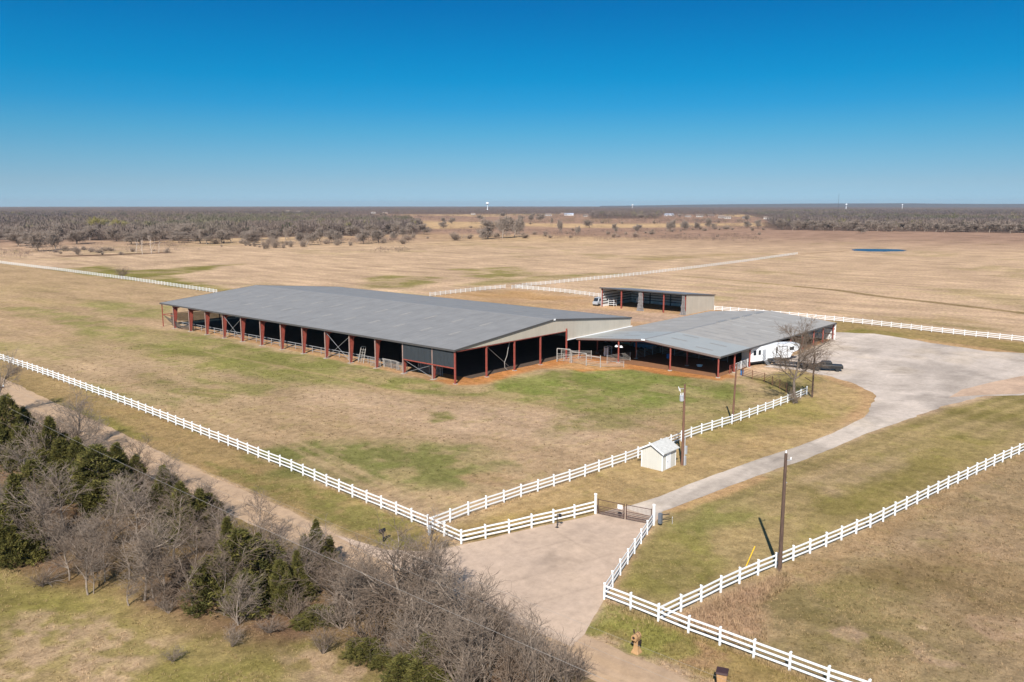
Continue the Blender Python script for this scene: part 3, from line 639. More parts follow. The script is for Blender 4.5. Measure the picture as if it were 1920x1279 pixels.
capw = MB(); capw.box(UR - .28, UR + .28, -.42, -.362, RG - .12, RG + .20); part(capw.build('ridge_end_cap', M['whitepaint']), barn)
# gable wall
gw = MB()
gw.prism([(.6, 5.74), (30.9, 5.66), (30.9, 3.78), (UW, 3.78), (UW, zroof(UW) - .02), (UR, RG - .02), (.6, zroof(.6) - .02)], 1, -.20, -.13)
part(gw.build('gable_wall', M['cream_x']), barn)
gt = MB(); gt.box(.3, 30.9, -.24, -.10, 5.55, 5.655); part(gt.build('gable_girt', M['red']), barn)
wl = MB(); wl.box(UW - .05, UW + .03, -.12, VL, .0, EV - .25); part(wl.build('side_wall', M['cream_y']), barn)
fw = MB(); fw.prism([(20, 3.0), (UW, 3.0), (UW, zroof(UW) - .03), (UR, RG - .03), (20, zroof(20) - .03)], 1, VL + .02, VL + .08); part(fw.build('far_gable_wall', M['cream_x']), barn)
# columns: tapered web + flanges, one mesh each, sharing data; right row mirrored
cm = MB()
cm.prism([(.04, 0), (.45, 0), (1.12, 5.0), (1.12, 5.95), (.04, 5.84)], 1, -.035, .035)
cm.bar((.47, 0, .0), (1.14, 0, 5.0), .26, .04, (0, 1, 0))
me_col = cm.mesh('column', M['red'])
fm = MB(); fm.box(-.01, .04, -.14, .14, 0, 5.72); me_fl = fm.mesh('outer_flange', M['redgrey'])
sm_ = MB(); sm_.bar((.06, 0, 4.85), (1.12, 0, 5.0), .24, .05, (0, 0, 1)); sm_.bar((.06, 0, 5.72), (1.10, 0, 5.02), .10, .05, (0, 1, 0)); me_st = sm_.mesh('stiffener', M['purlin'])
fo = MB(); fo.box(-.3, .8, -.35, .35, 0, .10); me_fo = fo.mesh('footing', M['concretepad'])
for v in bays:
    for side in (0, 1):
        c = link('column', me_col, barn); c.location = (UW if side else 0, v, 0)
        if side: c.rotation_euler.z = math.pi
        for n_, m_ in (('outer_flange', me_fl), ('stiffener', me_st), ('footing', me_fo)): link(n_, m_, c)
ra = MB()
ra.prism([(1.12, 4.95), (1.12, zroof(1.12) - .1), (UR, RG - .1), (UW - 1.12, zroof(1.12) - .1), (UW - 1.12, 4.95), (UW - 9, zroof(9) - .62), (UR, RG - .85), (9, zroof(9) - .62)], 1, -.05, .05)
me_ra = ra.mesh('rafter', M['red'])
for v in bays: link('rafter', me_ra, barn).location = (0, v, 0)
pu = MB()
for k in range(18):
    for u in (.8 + 1.5 * k, UW - .8 - 1.5 * k): pu.box(u - .04, u + .04, -.1, VL, zroof(u) - .20, zroof(u) - .005)
part(pu.build('purlin_frame', M['purlin']), barn)
# end posts
for u, top, w in ((0.0, 5.72, .26), (7.9, 5.6, .28), (15.5, 5.6, .28), (23.1, 5.6, .28), (30.95, 6.15, .26)):
    q = MB(); q.box(u - w/2, u + w/2, -.02 - (.28 if u > 30 else 0) - .13, .13 - (.28 if u > 30 else 0) - .02, 0, top)
    o = part(q.build('end_post', M['red'], None, .015), barn)
    q = MB(); q.box(u - .3, u + .3, -.45, .3, 0, .07); q = part(q.build('footing', M['concretepad']), barn); q.parent = o
for u in (0.0, 7.9, 15.5, 23.1, 31, 38.7, 46.4, 54.1):
    q = MB(); q.box(u - .1, u + .1, VL - .12, VL + .01, 0, zroof(u) - .2); part(q.build('end_post', M['red']), barn)
gi = MB(); gi.box(-.06, .03, .15, 13.2, 2.62, 2.84); part(gi.build('girt', M['red']), barn)
gi = MB(); gi.box(-.04, .03, 98.3, VL - .05, 3.02, 3.16); part(gi.build('girt', M['red']), barn)
gi = MB(); gi.box(.3, 20, VL - .1, VL, 3.02, 3.14); part(gi.build('girt', M['red']), barn)
for v0, v1 in ((.16, 5.42), (5.78, 13.12)):
    q = MB(); n = 14
    for k in range(n):
        a, b_ = v0 + (v1 - v0) * k / n, v0 + (v1 - v0) * (k + 1) / n
        ja, jb = .03 * math.sin(k * 2.1), .03 * math.sin((k + 1) * 2.1)
        q.add([(-.08 + ja, a, 2.85), (-.08 + jb, b_, 2.85), (-.06, b_, 5.74), (-.06, a, 5.74), (-.055 + ja, a, 2.85), (-.055 + jb, b_, 2.85), (-.035, b_, 5.74), (-.035, a, 5.74)],
              [(0,1,2,3),(7,6,5,4)])
    part(q.build('mesh_curtain', M['mesh']), barn)
# torn mesh at the far end
def sag(pts_top, pts_bot, n, name, mat):
    q = MB(); vs = []
    for k in range(n + 1):
        t = k / n
        for s in (0, 1):
            P_ = pts_top if s == 0 else pts_bot
            x_ = t * (len(P_) - 1); i_ = min(int(x_), len(P_) - 2); f_ = x_ - i_
            vs.append(tuple(Vector(P_[i_]).lerp(Vector(P_[i_ + 1]), f_)))
    q.add(vs, [(2*k, 2*k+1, 2*k+3, 2*k+2) for k in range(n)])
    return part(q.build(name, mat), barn)
sag([(.1, 103.6, 3.0), (.15, 101, 2.5), (.3, 98.0, 1.9), (.5, 95.5, 1.0)], [(.1, 103.5, 2.85), (.2, 101, 1.6), (.4, 98.2, .5), (.5, 95.4, .2)], 14, 'mesh_curtain', M['meshtorn'])
sag([(.5, 95.3, .9), (.8, 93.4, 1.0), (1.2, 91.5, 2.6), (1.3, 90.8, 4.2)], [(.5, 95.3, .3), (.9, 93.2, .2), (1.4, 91.2, .2), (1.3, 90.6, .2)], 14, 'mesh_curtain', M['meshtorn'])
sag([(2, 103.6, 3.0), (8, 103.6, 2.9), (14, 103.6, 3.0), (20, 103.6, 3.0)], [(2, 103.5, 1.4), (8, 103.5, .5), (14, 103.5, .4), (20, 103.5, .2)], 12, 'mesh_curtain', M['meshtorn'])
sag([(8, 103.5, 6.4), (12, 103.5, 6.8), (20, 103.5, 7.4)], [(8, 103.5, 3.1), (12, 103.5, 3.1), (20, 103.5, 3.1)], 8, 'mesh_curtain', M['meshtorn'])  # upper sheet added to stop light coming in through the far gable
for a, b_, z0, z1 in ((bays[8], bays[9], .2, 5.3), (bays[3], bays[4], .2, 5.3), (bays[0], bays[1], .15, 2.6)):
    q = MB(); q.tube((.25, a, z0), (.25, b_, z1), .035, n=6); q.tube((.32, b_, z0), (.32, a, z1), .035, n=6)
    part(q.build('cross_brace', M['galv']), barn)
q = MB(); q.tube((8.2, .3, 5.5), (14.6, .6, .9), .03, n=6); part(q.build('cross_brace', M['galv']), barn)
q = MB(); pts = [(14.6, .4, 5.4), (14.2, .4, 4.2), (13.9, .4, 3.0), (13.2, .4, 1.8), (13.3, .4, .8), (14.0, .4, .3)]
for a, b_ in zip(pts[:-1], pts[1:]): q.tube(a, b_, .05, n=6)
part(q.build('hanging_hose', M['palepipe']), barn)

# pipe rail just inside the columns
pf = empty('pipe_fence', (2.3, 18, 0), 0, 'long pale pipe rail running inside the open side of the grey barn', 'fence')
q = MB()
for z in (.45, .9, 1.35): q.tube((2.3, 17, z), (2.3, 99, z), .07 if z > 1 else .04, n=6)
P(q, 'rail', M['galv'], pf)
q = MB(); q.tube((0, 0, 0), (0, 0, 1.36), .06, n=6); me_pp = q.mesh('post', M['galv'])
for k in range(28):
    o = link('post', me_pp, pf); o.location = (0, -1 + 3 * k, 0)

# livestock panels -----------------------------------------------------
def panel_mesh(L=3.6, H=1.6, rails=6, mat='galv', r=.032):
    q = MB()
    for k in range(rails): q.tube((0, 0, .2 + (H - .25) * k / (rails - 1)), (L, 0, .2 + (H - .25) * k / (rails - 1)), r, n=5)
    return q.mesh('panel_rails', M[mat])
def upright_mesh(H=1.6, mat='galv', r=.04):
    q = MB(); q.tube((0, 0, 0), (0, 0, H), r, n=5); return q.mesh('upright', M[mat])
PM = {m_: (panel_mesh(mat=m_), upright_mesh(mat=m_)) for m_ in ('galv', 'palepipe', 'rust')}
def panel(loc, rz, label, group=None, mat='galv', L=1.0, tilt=0.0, name='livestock_panel', cat='livestock panel'):
    t = empty(name, loc, rz, label, cat, group); t.scale = (L, 1, 1); t.rotation_euler.x = tilt
    r = link('rails', PM[mat][0], t)
    for x in (0.02, 1.8, 3.58): link('upright', PM[mat][1], t).location = (x, 0, 0)
    return t
# stacks outside the left side of the barn
panel((1.0, 23.6, 0), math.radians(-88), 'upright panel leaning among the stack between the third and fourth barn columns from the gable', None, 'palepipe', .8, .12)
for k, (dx, lab) in enumerate(((0.0, 'front'), (.25, 'middle'), (.5, 'rear'))):
    panel((1.9 + dx, 20.6 + .5 * k, 0), math.radians(-92), '%s pale pipe livestock panel of the three leaning in the bay beside the mesh curtains' % lab, None, 'palepipe', 1.15, .10)
panel((1.2, 16.4, 0), math.radians(-80), 'short pale livestock panel standing against the column next to the mesh curtain', None, 'palepipe', .7, .05)
for k in range(2):
    panel((3.2 + .5 * k, 12.6, 0), math.radians(-90), '%s grey livestock panel standing under the mesh curtains' % ('nearer' if k == 0 else 'farther'), None, 'galv', 1.6, .05)
lg = empty('loading_frame', (1.6, 28.2, 0), math.radians(-86), 'tall pale lattice frame leaning beside a red barn column', 'frame')
q = MB(); W_, H_ = 1.5, 3.1
for x in (0, W_): q.tube((x, 0, 0), (x * .82 + .1, .9, H_), .06, n=6)
q.tube((.1, .9, H_), (W_ * .82 + .1, .9, H_), .06, n=6)
q.build('frame', M['palepipe'], lg)
q = MB()
for z in (.4, .8, 1.2, 1.6, 2.0, 2.5): q.tube((.1 * z / H_, .9 * z / H_, z), (W_ - .17 * z / H_, .9 * z / H_, z), .035, n=5)
q.tube((.75, 0, 0), (.75, .9, H_), .035, n=5)
q.build('rungs', M['palepipe'], lg)

# ================================================================ open arena with pale roof
AR0 = (34.2, -31.6, 0)
arena = empty('open_arena', AR0, 0, 'low open arena shelter with a pale metal roof on red posts beside the long barn', 'shelter')
V0, V1, VR, ZE, ZR, U0, U1, UM = -31.95, -.42, -16.1, 3.80, 5.22, 34.0, 90.35, 46.4
def za(v): return ZE + (ZR - ZE) * ((v - V0) / (VR - V0) if v <= VR else (V1 - v) / (V1 - VR))
for (ua, ub, mt, lift) in ((U0, UM, 'arenaroof_new', 0), (UM, U1, 'arenaroof', 0)):
    q = MB()
    for va, vb in ((V0, VR), (VR, V1)):
        q.prism([(va, za(va)), (vb, za(vb)), (vb, za(vb) + .10), (va, za(va) + .10)], 0, ua, ub)
    P(q, 'roof', M[mt], arena)
def on_a(q, va, vb, ua, ub, lift, th=.015):
    q.prism([(va, za(va)+.10+lift), (vb, za(vb)+.10+lift), (vb, za(vb)+.10+lift+th), (va, za(va)+.10+lift+th)], 0, ua, ub)
for u, v in ((37.1,-5.4),(42.9,-5.3),(45.0,-9.9),(39.4,-10.2),(40.2,-20.2),(44.9,-20.0),(42.8,-27.0),(37.4,-27.0)):
    q = MB(); on_a(q, v - 1.7, v + 1.7, u - .28, u + .28, .006); P(q, 'skylight', M['skydark'], arena)
for u in (52.3, 58.5, 64.8, 71.1, 77.4, 83.7):
    for v in (-6, -20.6, -26.8):
        q = MB(); on_a(q, v - 1.6, v + 1.6, u - .3, u + .3, .006); P(q, 'skylight', M['pale_sky' if (u + v) % 2 < 1.2 else 'skydark'], arena)
q = MB()
for va, vb in ((V0+.2, VR-.2), (VR+.2, V1-.2)):
    for u in (52, 58.2, 64.5, 70.8, 77, 83.4): on_a(q, va, vb, u - 2.9, u - 2.78, .003, .01)
P(q, 'lap_seam', M['lapseam'], arena)
for u in (65.6, 71.6, 77.8, 84.0):
    q = MB(); q.prism([(VR-.3, za(VR-.3)+.11), (VR-.22, ZR+.30), (VR+.22, ZR+.30), (VR+.3, za(VR+.3)+.11)], 0, u - 2.1, u + 2.1)
    P(q, 'ridge_vent', M['lapseam'], arena)
q = MB(); q.prism([(VR-.25, za(VR-.25)+.105), (VR, ZR+.11), (VR+.25, za(VR+.25)+.105), (VR+.25, za(VR+.25)+.125), (VR, ZR+.14), (VR-.25, za(VR-.25)+.125)], 0, U0, 63.4); P(q, 'ridge_cap', M['lapseam'], arena)
q = MB()
q.box(U0 - .0, U1, V0 - .06, V0 - .005, ZE - .18, ZE + .12)
P(q, 'eave_trim', M['trim'], arena)
q = MB()
for va, vb in ((V0 - .05, VR), (VR, V1)):
    q.prism([(va, za(va)-.24), (vb, za(vb)-.24), (vb, za(vb)+.12), (va, za(va)+.12)], 0, U0 - .06, U0 - .005)
P(q, 'rake_trim', simple('rake_trim_steel', (.17,.13,.115), .6, obj=False), arena)
q = MB(); q.box(U0 - .15, U0 - .065, VR - .4, VR + .4, ZR - .12, ZR + .16); P(q, 'ridge_end_cap', M['whitepaint'], arena)
q = MB(); q.bar((31.0, -.34, 3.86), (54.6, -.34, 4.06), .22, .14); P(q, 'flashing', M['whitepaint'], arena)
q = MB(); q.tube((0, 0, 0), (0, 0, 3.72), .15, .15, n=10); me_po = q.mesh('post', M['red'])
q = MB(); q.lathe([(.42, 0), (.42, .07), (.36, .10)], 12); me_pf = q.mesh('footing', M['concretepad'])
spots = [(34.3, v) for v in (-31.5, -21.8, -10.4, -1.0)] + [(u, -31.5) for u in (40.6, 46.9, 53.2, 59.5, 65.8, 72.0, 78.2, 83.6, 89.7)]
spots += [(u, v) for u in (40.6, 53.2, 65.8, 78.2) for v in (-21.8, -10.4, -1.0)]
for u, v in spots:
    o = link('post', me_po, arena); o.location = (u - AR0[0], v - AR0[1], 0)
    if v > -31 and v < -2: o.scale = (1, 1, (za(v) - .1) / 3.72)
    f_ = link('footing', me_pf, o)
q = MB(); q.prism([(V0+.1, ZE-.38), (V0+.1, ZE-.02), (VR, ZR-.02), (V1-.1, ZE-.02), (V1-.1, ZE-.38), (VR, ZR-.45)], 0, -.05, .05); me_ar = q.mesh('rafter', M['red'])
for u in (34.3, 40.6, 46.9, 53.2, 59.5, 65.8, 72.0, 78.2, 83.6, 89.7): 
    o = link('rafter', me_ar, arena); o.location = (u - AR0[0], -AR0[1], 0)
q = MB()
for k in range(10):
    for v in (V0 + .6 + 1.55 * k, V1 - .6 - 1.55 * k): q.box(U0 + .1, U1 - .1, v - .035, v + .035, za(v) - .17, za(v) - .005)
P(q, 'purlin_frame', M['purlin'], arena)
q = MB(); q.prism([(-31.9, 0), (-31.9, ZE-.03), (VR, ZR-.03), (V1, ZE-.03), (V1, 0)], 0, 90.2, 90.28); P(q, 'end_wall', M['linerwhite'], arena)
q = MB(); q.box(54.6, 90.1, -.5, -.44, 0, ZE-.05); P(q, 'back_wall', M['cream_x'], arena)
q = MB()
for z in (1.2, 2.4): q.box(90.1, 90.195, -31.7, V1, z, z + .18)
P(q, 'wall_girt', M['purlin'], arena)

# pens in front and inside
def bars(name, label, cat, segs, mat, r=.045, loc=None, group=None):
    loc = loc or (segs[0][0][0], segs[0][0][1], 0)
    t = empty(name, loc, 0, label, cat, group)
    return t
cf = empty('corral_gate', (27.7, -.5, 0), 0, 'tall pale square gate frame by the barn corner post', 'gate')
q = MB()
for a, b_ in (((27.7,-.5,0),(27.7,-.5,2.6)), ((28.5,-3.1,0),(28.5,-3.1,2.6)), ((27.7,-.5,2.6),(28.5,-3.1,2.6)), ((28.45,-3.5,0),(28.45,-3.5,2.5))): q.tube(a, b_, .09, n=8)
P(q, 'frame', M['palepipe'], cf)
q = MB()
for z in (.3, .6, .95, 1.3, 1.6): q.tube((27.7,-.5,z), (28.5,-3.1,z), .035, n=5)
q.tube((28.1, -1.8, .2), (28.1, -1.8, 1.6), .035, n=5)
P(q, 'gate_rails', M['palepipe'], cf)
def pen(name, label, pts, H, rails, mat, tops=None, step=3.0):
    t = empty(name, (pts[0][0], pts[0][1], 0), 0, label, 'pen fence')
    q = MB()
    for (a, b_) in zip(pts[:-1], pts[1:]):
        for k in range(rails):
            z = .25 + (H - .3) * k / max(1, rails - 1)
            q.tube((a[0], a[1], z), (b_[0], b_[1], z), .035, n=5)
    P(q, 'rail', M[mat], t)
    for (a, b_) in zip(pts[:-1], pts[1:]):
        L_ = math.hypot(b_[0]-a[0], b_[1]-a[1]); n = max(1, round(L_ / step))
        for k in range(n + 1):
            if k == n and (b_ != pts[-1]): continue
            x, y = a[0] + (b_[0]-a[0])*k/n, a[1] + (b_[1]-a[1])*k/n
            q = MB(); q.tube((x, y, 0), (x, y, H + .1), .055, n=6); P(q, 'post', M[mat], t)
    return t
pen('pen_fence', 'pale pipe pen fence running from the square gate frame towards the arena post', [(28.5,-3.5),(28.0,-7.3),(28.4,-10.3),(31.5,-13.5)], 1.1, 4, 'palepipe')
q = cf2 = empty('crowd_gate_frame', (28.0, -7.3, 0), 0, 'pale overhead pipe frame over the grassy pen beside the barn', 'gate')
q = MB()
for a, b_ in (((28.0,-7.3,0),(28.0,-7.3,2.4)), ((28.4,-10.3,0),(28.4,-10.3,2.3)), ((28.0,-7.3,2.0),(28.4,-10.3,1.9)), ((28.2,-3.7,2.3),(28.0,-7.3,2.35))): q.tube(a, b_, .085, n=8)
P(q, 'frame', M['palepipe'], cf2)
pen('pen_fence', 'pale pipe pen fence behind the square gate frame at the barn corner', [(31.0,1.0),(32.5,-2.2),(34.0,-4.2)], 1.7, 5, 'palepipe')
pen('pen_fence', 'pale pipe alley fence sloping in front of the arena opening', [(32.2,-9.2),(35.4,-9.6),(38.0,-10.7)], 1.6, 6, 'palepipe')
pen('pen_fence', 'grey pipe pen fence crossing the middle of the arena', [(40.5,-10.6),(52.0,-10.9),(56.0,-12)], 1.7, 6, 'galv')
pen('pen_fence', 'grey pipe pen fence along the back of the arena', [(56,-2),(56,-12),(57,-24),(57,-30.6)], 1.8, 6, 'galv')
pen('pen_fence', 'white slatted pen fence at the right edge of the arena between two red posts', [(41.2,-31.2),(47.2,-31.0)], 1.5, 6, 'white')
pen('pen_fence', 'short red pipe pen fence at the right edge of the arena', [(39.0,-31.4),(41.0,-31.3)], 1.5, 5, 'red')
pen('pen_fence', 'grey pipe stall divider deep under the arena roof', [(48,-12),(48.6,-20),(49,-26)], 1.7, 6, 'galv')
# squeeze chute
ch = empty('squeeze_chute', (39.0, -4.6, 0), 0, 'grey steel squeeze chute standing under the arena roof', 'chute')
q = MB()
for y in (-5.1, -4.1):
    for x in (38.6, 39.8): q.bar((x, y, 0), (x, y, 2.0), .12, .12)
    q.bar((38.6, y, 2.0), (39.8, y, 2.0), .1, .1)
for x in (38.6, 39.8): q.bar((x, -5.1, 2.0), (x, -4.1, 2.0), .1, .1)
P(q, 'frame', M['greymetal'], ch)
q = MB(); q.box(38.5, 38.56, -5.05, -4.7, .1, 1.8); q.box(38.5, 38.56, -4.5, -4.15, .1, 1.8); P(q, 'head_gate', M['whitepaint'], ch)
q = MB()
for z in (.3, .7, 1.1, 1.5): q.tube((38.6,-5.15,z), (39.8,-5.15,z), .04, n=5)
P(q, 'side_bars', M['greymetal'], ch)
# blue stock trailer in the shade
bt = empty('stock_trailer', (49.0, -5.2, 0), 0, 'blue stock trailer parked in the shade under the arena roof', 'trailer')
q = MB(); q.box(49.0, 51.2, -9.0, -4.4, .6, 2.9); P(q, 'body', M['bluesheet'], bt, .06)
q = MB()
for z in (1.5, 1.9, 2.3): q.box(48.96, 48.995, -8.8, -4.6, z, z + .16)
P(q, 'side_slot', M['black'], bt)
for y in (-7.4, -6.4):
    q = MB(); q.tube((48.9, y, .42), (49.2, y, .42), .42, n=16); P(q, 'wheel', M['rubber'], bt)
brl = empty('barrel', (45.0, -15.1, 0), 0, 'blue plastic barrel standing in the arena shade', 'barrel')
q = MB(); q.lathe([(.25, 0), (.29, .08), (.30, .3), (.31, .33), (.30, .36), (.30, .62), (.31, .65), (.30, .68), (.29, .9), (.25, .96)], 16); q.build('body', M['blueplastic'], brl)
q = MB(); q.lathe([(.22, .955), (.22, .985), (.05, .99)], 16); q.build('lid', M['darkplastic'], brl)
tub = empty('feed_tub', (41.5, -24.0, 0), 0, 'low white feed tub lying on the arena dirt', 'tub')
q = MB(); q.lathe([(.42, 0), (.55, .28), (.60, .30), (.60, .34), (.52, .34), (.42, .06), (.02, .05)], 18); q.build('bowl', M['whitepaint'], tub)
# flood lights on the front inner post
fl = empty('flood_light', (34.4, -10.4, 3.3), 0, 'pair of white flood lights under the front edge of the arena roof', 'light')
for dy in (-.75, .35):
    q = MB(); q.lathe([(.08, .25), (.12, .2), (.34, -.05), (.34, -.10), (.05, -.06)], 14, (-.35, dy, 0)); q.build('lamp_head', M['whitepaint'], fl)
q = MB(); q.bar((-.35, -.75, .25), (-.35, .35, .25), .05, .05); q.bar((-.35, 0, .25), (0, 0, .25), .05, .05); q.build('bracket', M['greymetal'], fl)

# ================================================================ three-sided machine shed
SH0 = (106.2, 15.2, 0)
shed = empty('machine_shed', SH0, 0, 'three sided machine shed with cream end wall standing behind the two larger roofs', 'shed')
ZF, ZB, SF, SB, SL, SRt = 5.72, 4.25, 106.2, 122.6, 43.9, 15.2
def zs(u): return ZF + (ZB - ZF) * (u - SF) / (SB - SF)
q = MB(); q.prism([(SF-.5, zs(SF-.5)), (SB+.2, zs(SB+.2)), (SB+.2, zs(SB+.2)+.12), (SF-.5, zs(SF-.5)+.12)], 1, SRt-.25, SL+.25); P(q, 'roof', M['shedroof'], shed)
q = MB(); q.box(SF-.56, SF-.505, SRt-.3, SL+.3, ZF-.16, ZF+.17); q.prism([(SF-.5, zs(SF-.5)-.1), (SB+.2, zs(SB+.2)-.1), (SB+.2, zs(SB+.2)+.15), (SF-.5, zs(SF-.5)+.15)], 1, SRt-.31, SRt-.255); P(q, 'roof_trim', M['trim'], shed)
q = MB(); q.prism([(SF, 0), (SB, 0), (SB, ZB-.02), (SF, ZF-.02)], 1, SRt-.06, SRt); P(q, 'end_wall', M['cream_x'], shed)
q = MB(); q.prism([(SF, 0), (SB, 0), (SB, ZB-.02), (SF, ZF-.02)], 1, SL, SL+.06); P(q, 'end_wall', M['linerwhite'], shed)
q = MB(); q.box(SB-.06, SB, SRt+.01, SL-.01, 0, ZB-.02); P(q, 'back_wall', M['linerwhite'], shed)
q = MB()
for z in (.9, 1.7, 2.5, 3.3): q.box(SB-.22, SB-.065, SRt+.02, SL-.02, z, z+.22); q.box(SF+.2, SB-.3, SL-.16, SL-.005, z, z+.22)
q.box(SF+.2, SF+8, SL-.16, SL-.005, 4.2, 4.42)
P(q, 'wall_girt', M['trim'], shed)
for v in (22.4, 29.5, 36.7):
    q = MB(); q.bar((SF+.1, v, 0), (SF+.1, v, ZF-.1), .34, .34); P(q, 'post', M['red'], shed, .02)
    q = MB(); q.bar((SB-.35, v, 0), (SB-.35, v, ZB-.1), .22, .25); P(q, 'back_post', M['trim'], shed)
    q = MB(); q.bar((SF-.3, v, zs(SF-.3)-.22), (SB-.3, v, zs(SB-.3)-.22), .12, .36); P(q, 'rafter', M['purlin'], shed)
for v in (15.5, 43.6):
    q = MB(); q.bar((SF+.1, v, 0), (SF+.1, v, ZF-.1), .26, .26); P(q, 'post', M['red'], shed, .02)
def tarp(u, v, h, w, label, seed):
    t = empty('tarp', (u, v, 0), 0, label, 'tarp'); r2 = random.Random(seed); q = MB(); n = 18; vs = []; L_ = 12
    for k in range(L_ + 1):
        z = h * k / L_; w_ = w * (1.0 - .45 * k / L_ + (.45 if k == 0 else 0) + .12 * r2.uniform(-1, 1))
        for i in range(n):
            th = 2 * math.pi * i / n; rr = w_ * (.62 + .38 * (i % 2)) * (1 + .12 * r2.uniform(-1, 1))
            vs.append((rr * math.cos(th) * .6, rr * math.sin(th), z + .08 * r2.uniform(-1, 1)))
    f = [(k*n+i, k*n+(i+1) % n, (k+1)*n+(i+1) % n, (k+1)*n+i) for k in range(L_) for i in range(n)]
    q.add(vs, f + [tuple(range(L_*n, L_*n+n))]); q.build('cloth', M['tarp'], t); return t
tarp(105.6, 29.7, 5.2, 1.0, 'grey tarp bundled round the middle post of the machine shed', 1)
tarp(105.8, 15.9, 5.3, .8, 'grey tarp bundled at the corner beside the cream end wall', 2)
# things in and beside the shed
ck = empty('wire_rack', (109.2, 41.3, 0), 0, 'white wire rack standing at the left end of the machine shed', 'rack')
q = MB()
for x in (0, 1.3):
    for y in (0, 2.0): q.tube((x, y, 0), (x, y, 2.2), .06, n=6)
P_ = q.build('frame', M['whitepaint'], ck)
q = MB()
for z in (.5, 1.1, 1.7, 2.2): q.box(-.05, 1.35, -.05, 2.05, z, z + .06)
q.build('shelf', M['whitepaint'], ck)
wt = empty('water_tank', (118.4, 38.2, 0), 0, 'white round tank on a stand at the back of the machine shed', 'tank')
q = MB(); q.lathe([(.2, .6), (.8, .75), (.9, 1.0), (.9, 1.7), (.7, 2.0), (.2, 2.1)], 18); q.build('tank', M['whitepaint'], wt)
q = MB()
for x in (-.6, .6):
    for y in (-.6, .6): q.bar((x, y, 0), (x, y, .85), .1, .1)
q.build('stand', M['trim'], wt)
tk = empty('feed_truck', (108.6, 46.2, 0), 0, 'small white and blue utility truck half hidden beside the machine shed', 'truck')
q = MB(); q.prism([(-2.4, .5), (-2.4, 1.2), (-1.9, 1.4), (-1.4, 2.5), (.3, 2.5), (.3, .5)], 1, -.9, .9); q.build('cab', M['greymetal'], tk, .08)
q = MB(); q.prism([(-1.9, 1.45), (-1.45, 2.35), (-1.55, 2.4), (-2.0, 1.48)], 1, -.75, .75); q.build('windscreen', M['glass'], tk)
q = MB(); q.box(.4, 3.2, -1.0, 1.0, .7, 1.5); q.build('bed', M['bluesheet'], tk, .04)
q = MB(); q.box(-1.3, -.2, -.93, -.905, 1.55, 2.25); q.build('side_window', M['glass'], tk)
for x in (-1.6, 2.2):
    for y in (-.95, .75):
        q = MB(); q.tube((x, y, .42), (x, y + .22, .42), .42, n=16); q.build('wheel', M['rubber'], tk)

# ================================================================ white living-quarters trailer
tl = empty('horse_trailer', (48.5, -30.0, 0), math.radians(-20), 'white gooseneck horse trailer with living quarters parked along the arena edge', 'trailer')
q = MB(); q.prism([(0, .75), (0, 3.55), (10.2, 3.55), (13.2, 3.35), (13.5, 3.0), (12.6, 1.95), (11.4, 1.75), (10.6, .75)], 1, -1.2, 1.2); q.build('body', M['whitepaint'], tl, .07)
q = MB(); q.box(.1, 10.5, -1.1, 1.1, .42, .745); q.build('chassis', M['black'], tl)
for x in (5.2, 6.3):
    for y in (-1.22, .96):
        q = MB(); q.tube((x, y, .42), (x, y + .26, .42), .42, n=16); q.build('wheel', M['rubber'], tl)
for x0, x1, z0, z1 in ((.7, 1.4, 2.0, 2.9), (2.0, 2.6, 2.0, 2.9), (6.6, 7.0, 1.9, 3.1), (10.3, 11.5, 2.2, 2.85)):
    q = MB(); q.box(x0, x1, -1.235, -1.205, z0, z1); q.build('window', M['glass'], tl)
q = MB(); q.box(3.1, 3.9, -1.235, -1.205, .85, 2.95); q.build('door', M['greymetal'], tl)
q = MB(); q.bar((7.3, -1.26, 3.15), (9.7, -1.26, 3.15), .07, .07); q.bar((9.7, -1.26, 3.185), (9.7, -1.26, 1.3), .07, .07); q.build('awning_frame', M['trim'], tl)
q = MB(); q.box(4.4, 8.2, -1.235, -1.205, .80, 1.12); q.build('skirt_stripe', M['trim'], tl)
st = empty('steps', (51.2, -33.4, 0), math.radians(-20), 'small metal steps at the door of the white horse trailer', 'steps')
q = MB()
for k in range(4): q.box(-.45, .45, .25 * k, .25 * k + .27, .2 * k + .16, .2 * k + .2)
q.build('treads', M['greymetal'], st)
q = MB()
for x in (-.45, .43): q.bar((x, 0, .1), (x, 1.05, .85), .04, .14)
q.build('side_rail', M['black'], st)
# black flatbed trailer and dark pickup behind the bare tree
fb = empty('flatbed_trailer', (52.8, -38.4, 0), math.radians(-82), 'long black flatbed trailer parked between the arena and the bare tree', 'trailer')
q = MB(); q.box(-4.6, 4.2, -1.15, 1.15, .72, .86); q.build('deck', M['black'], fb)
q = MB()
for y in (-1.15, 1.15):
    for x in (-4.5, -3, -1.5, 0, 1.5, 3, 4.1): q.bar((x, y, .8), (x, y, 1.25), .07, .07)
    q.bar((-4.6, y, 1.25), (4.2, y, 1.25), .07, .08)
q.build('side_rail', M['black'], fb)
q = MB(); q.bar((-4.6, 0, .7), (-6.2, 0, .75), .25, .2); q.build('tongue', M['black'], fb)
for x in (.4, 1.4):
    for y in (-1.3, 1.05):
        q = MB(); q.tube((x, y, .38), (x, y + .25, .38), .38, n=16); q.build('wheel', M['rubber'], fb)
pk = empty('pickup_truck', (53.6, -43.6, 0), math.radians(-62), 'dark pickup truck partly hidden behind the bare yard tree', 'truck')
mdark = simple('dark_car_paint', (.020, .019, .019), .45, 0, .05, spec=.35)
q = MB(); q.prism([(-2.8, .5), (-2.8, 1.05), (-2.2, 1.15), (2.7, 1.15), (2.75, .5)], 1, -.95, .95); q.build('body', mdark, pk, .07)
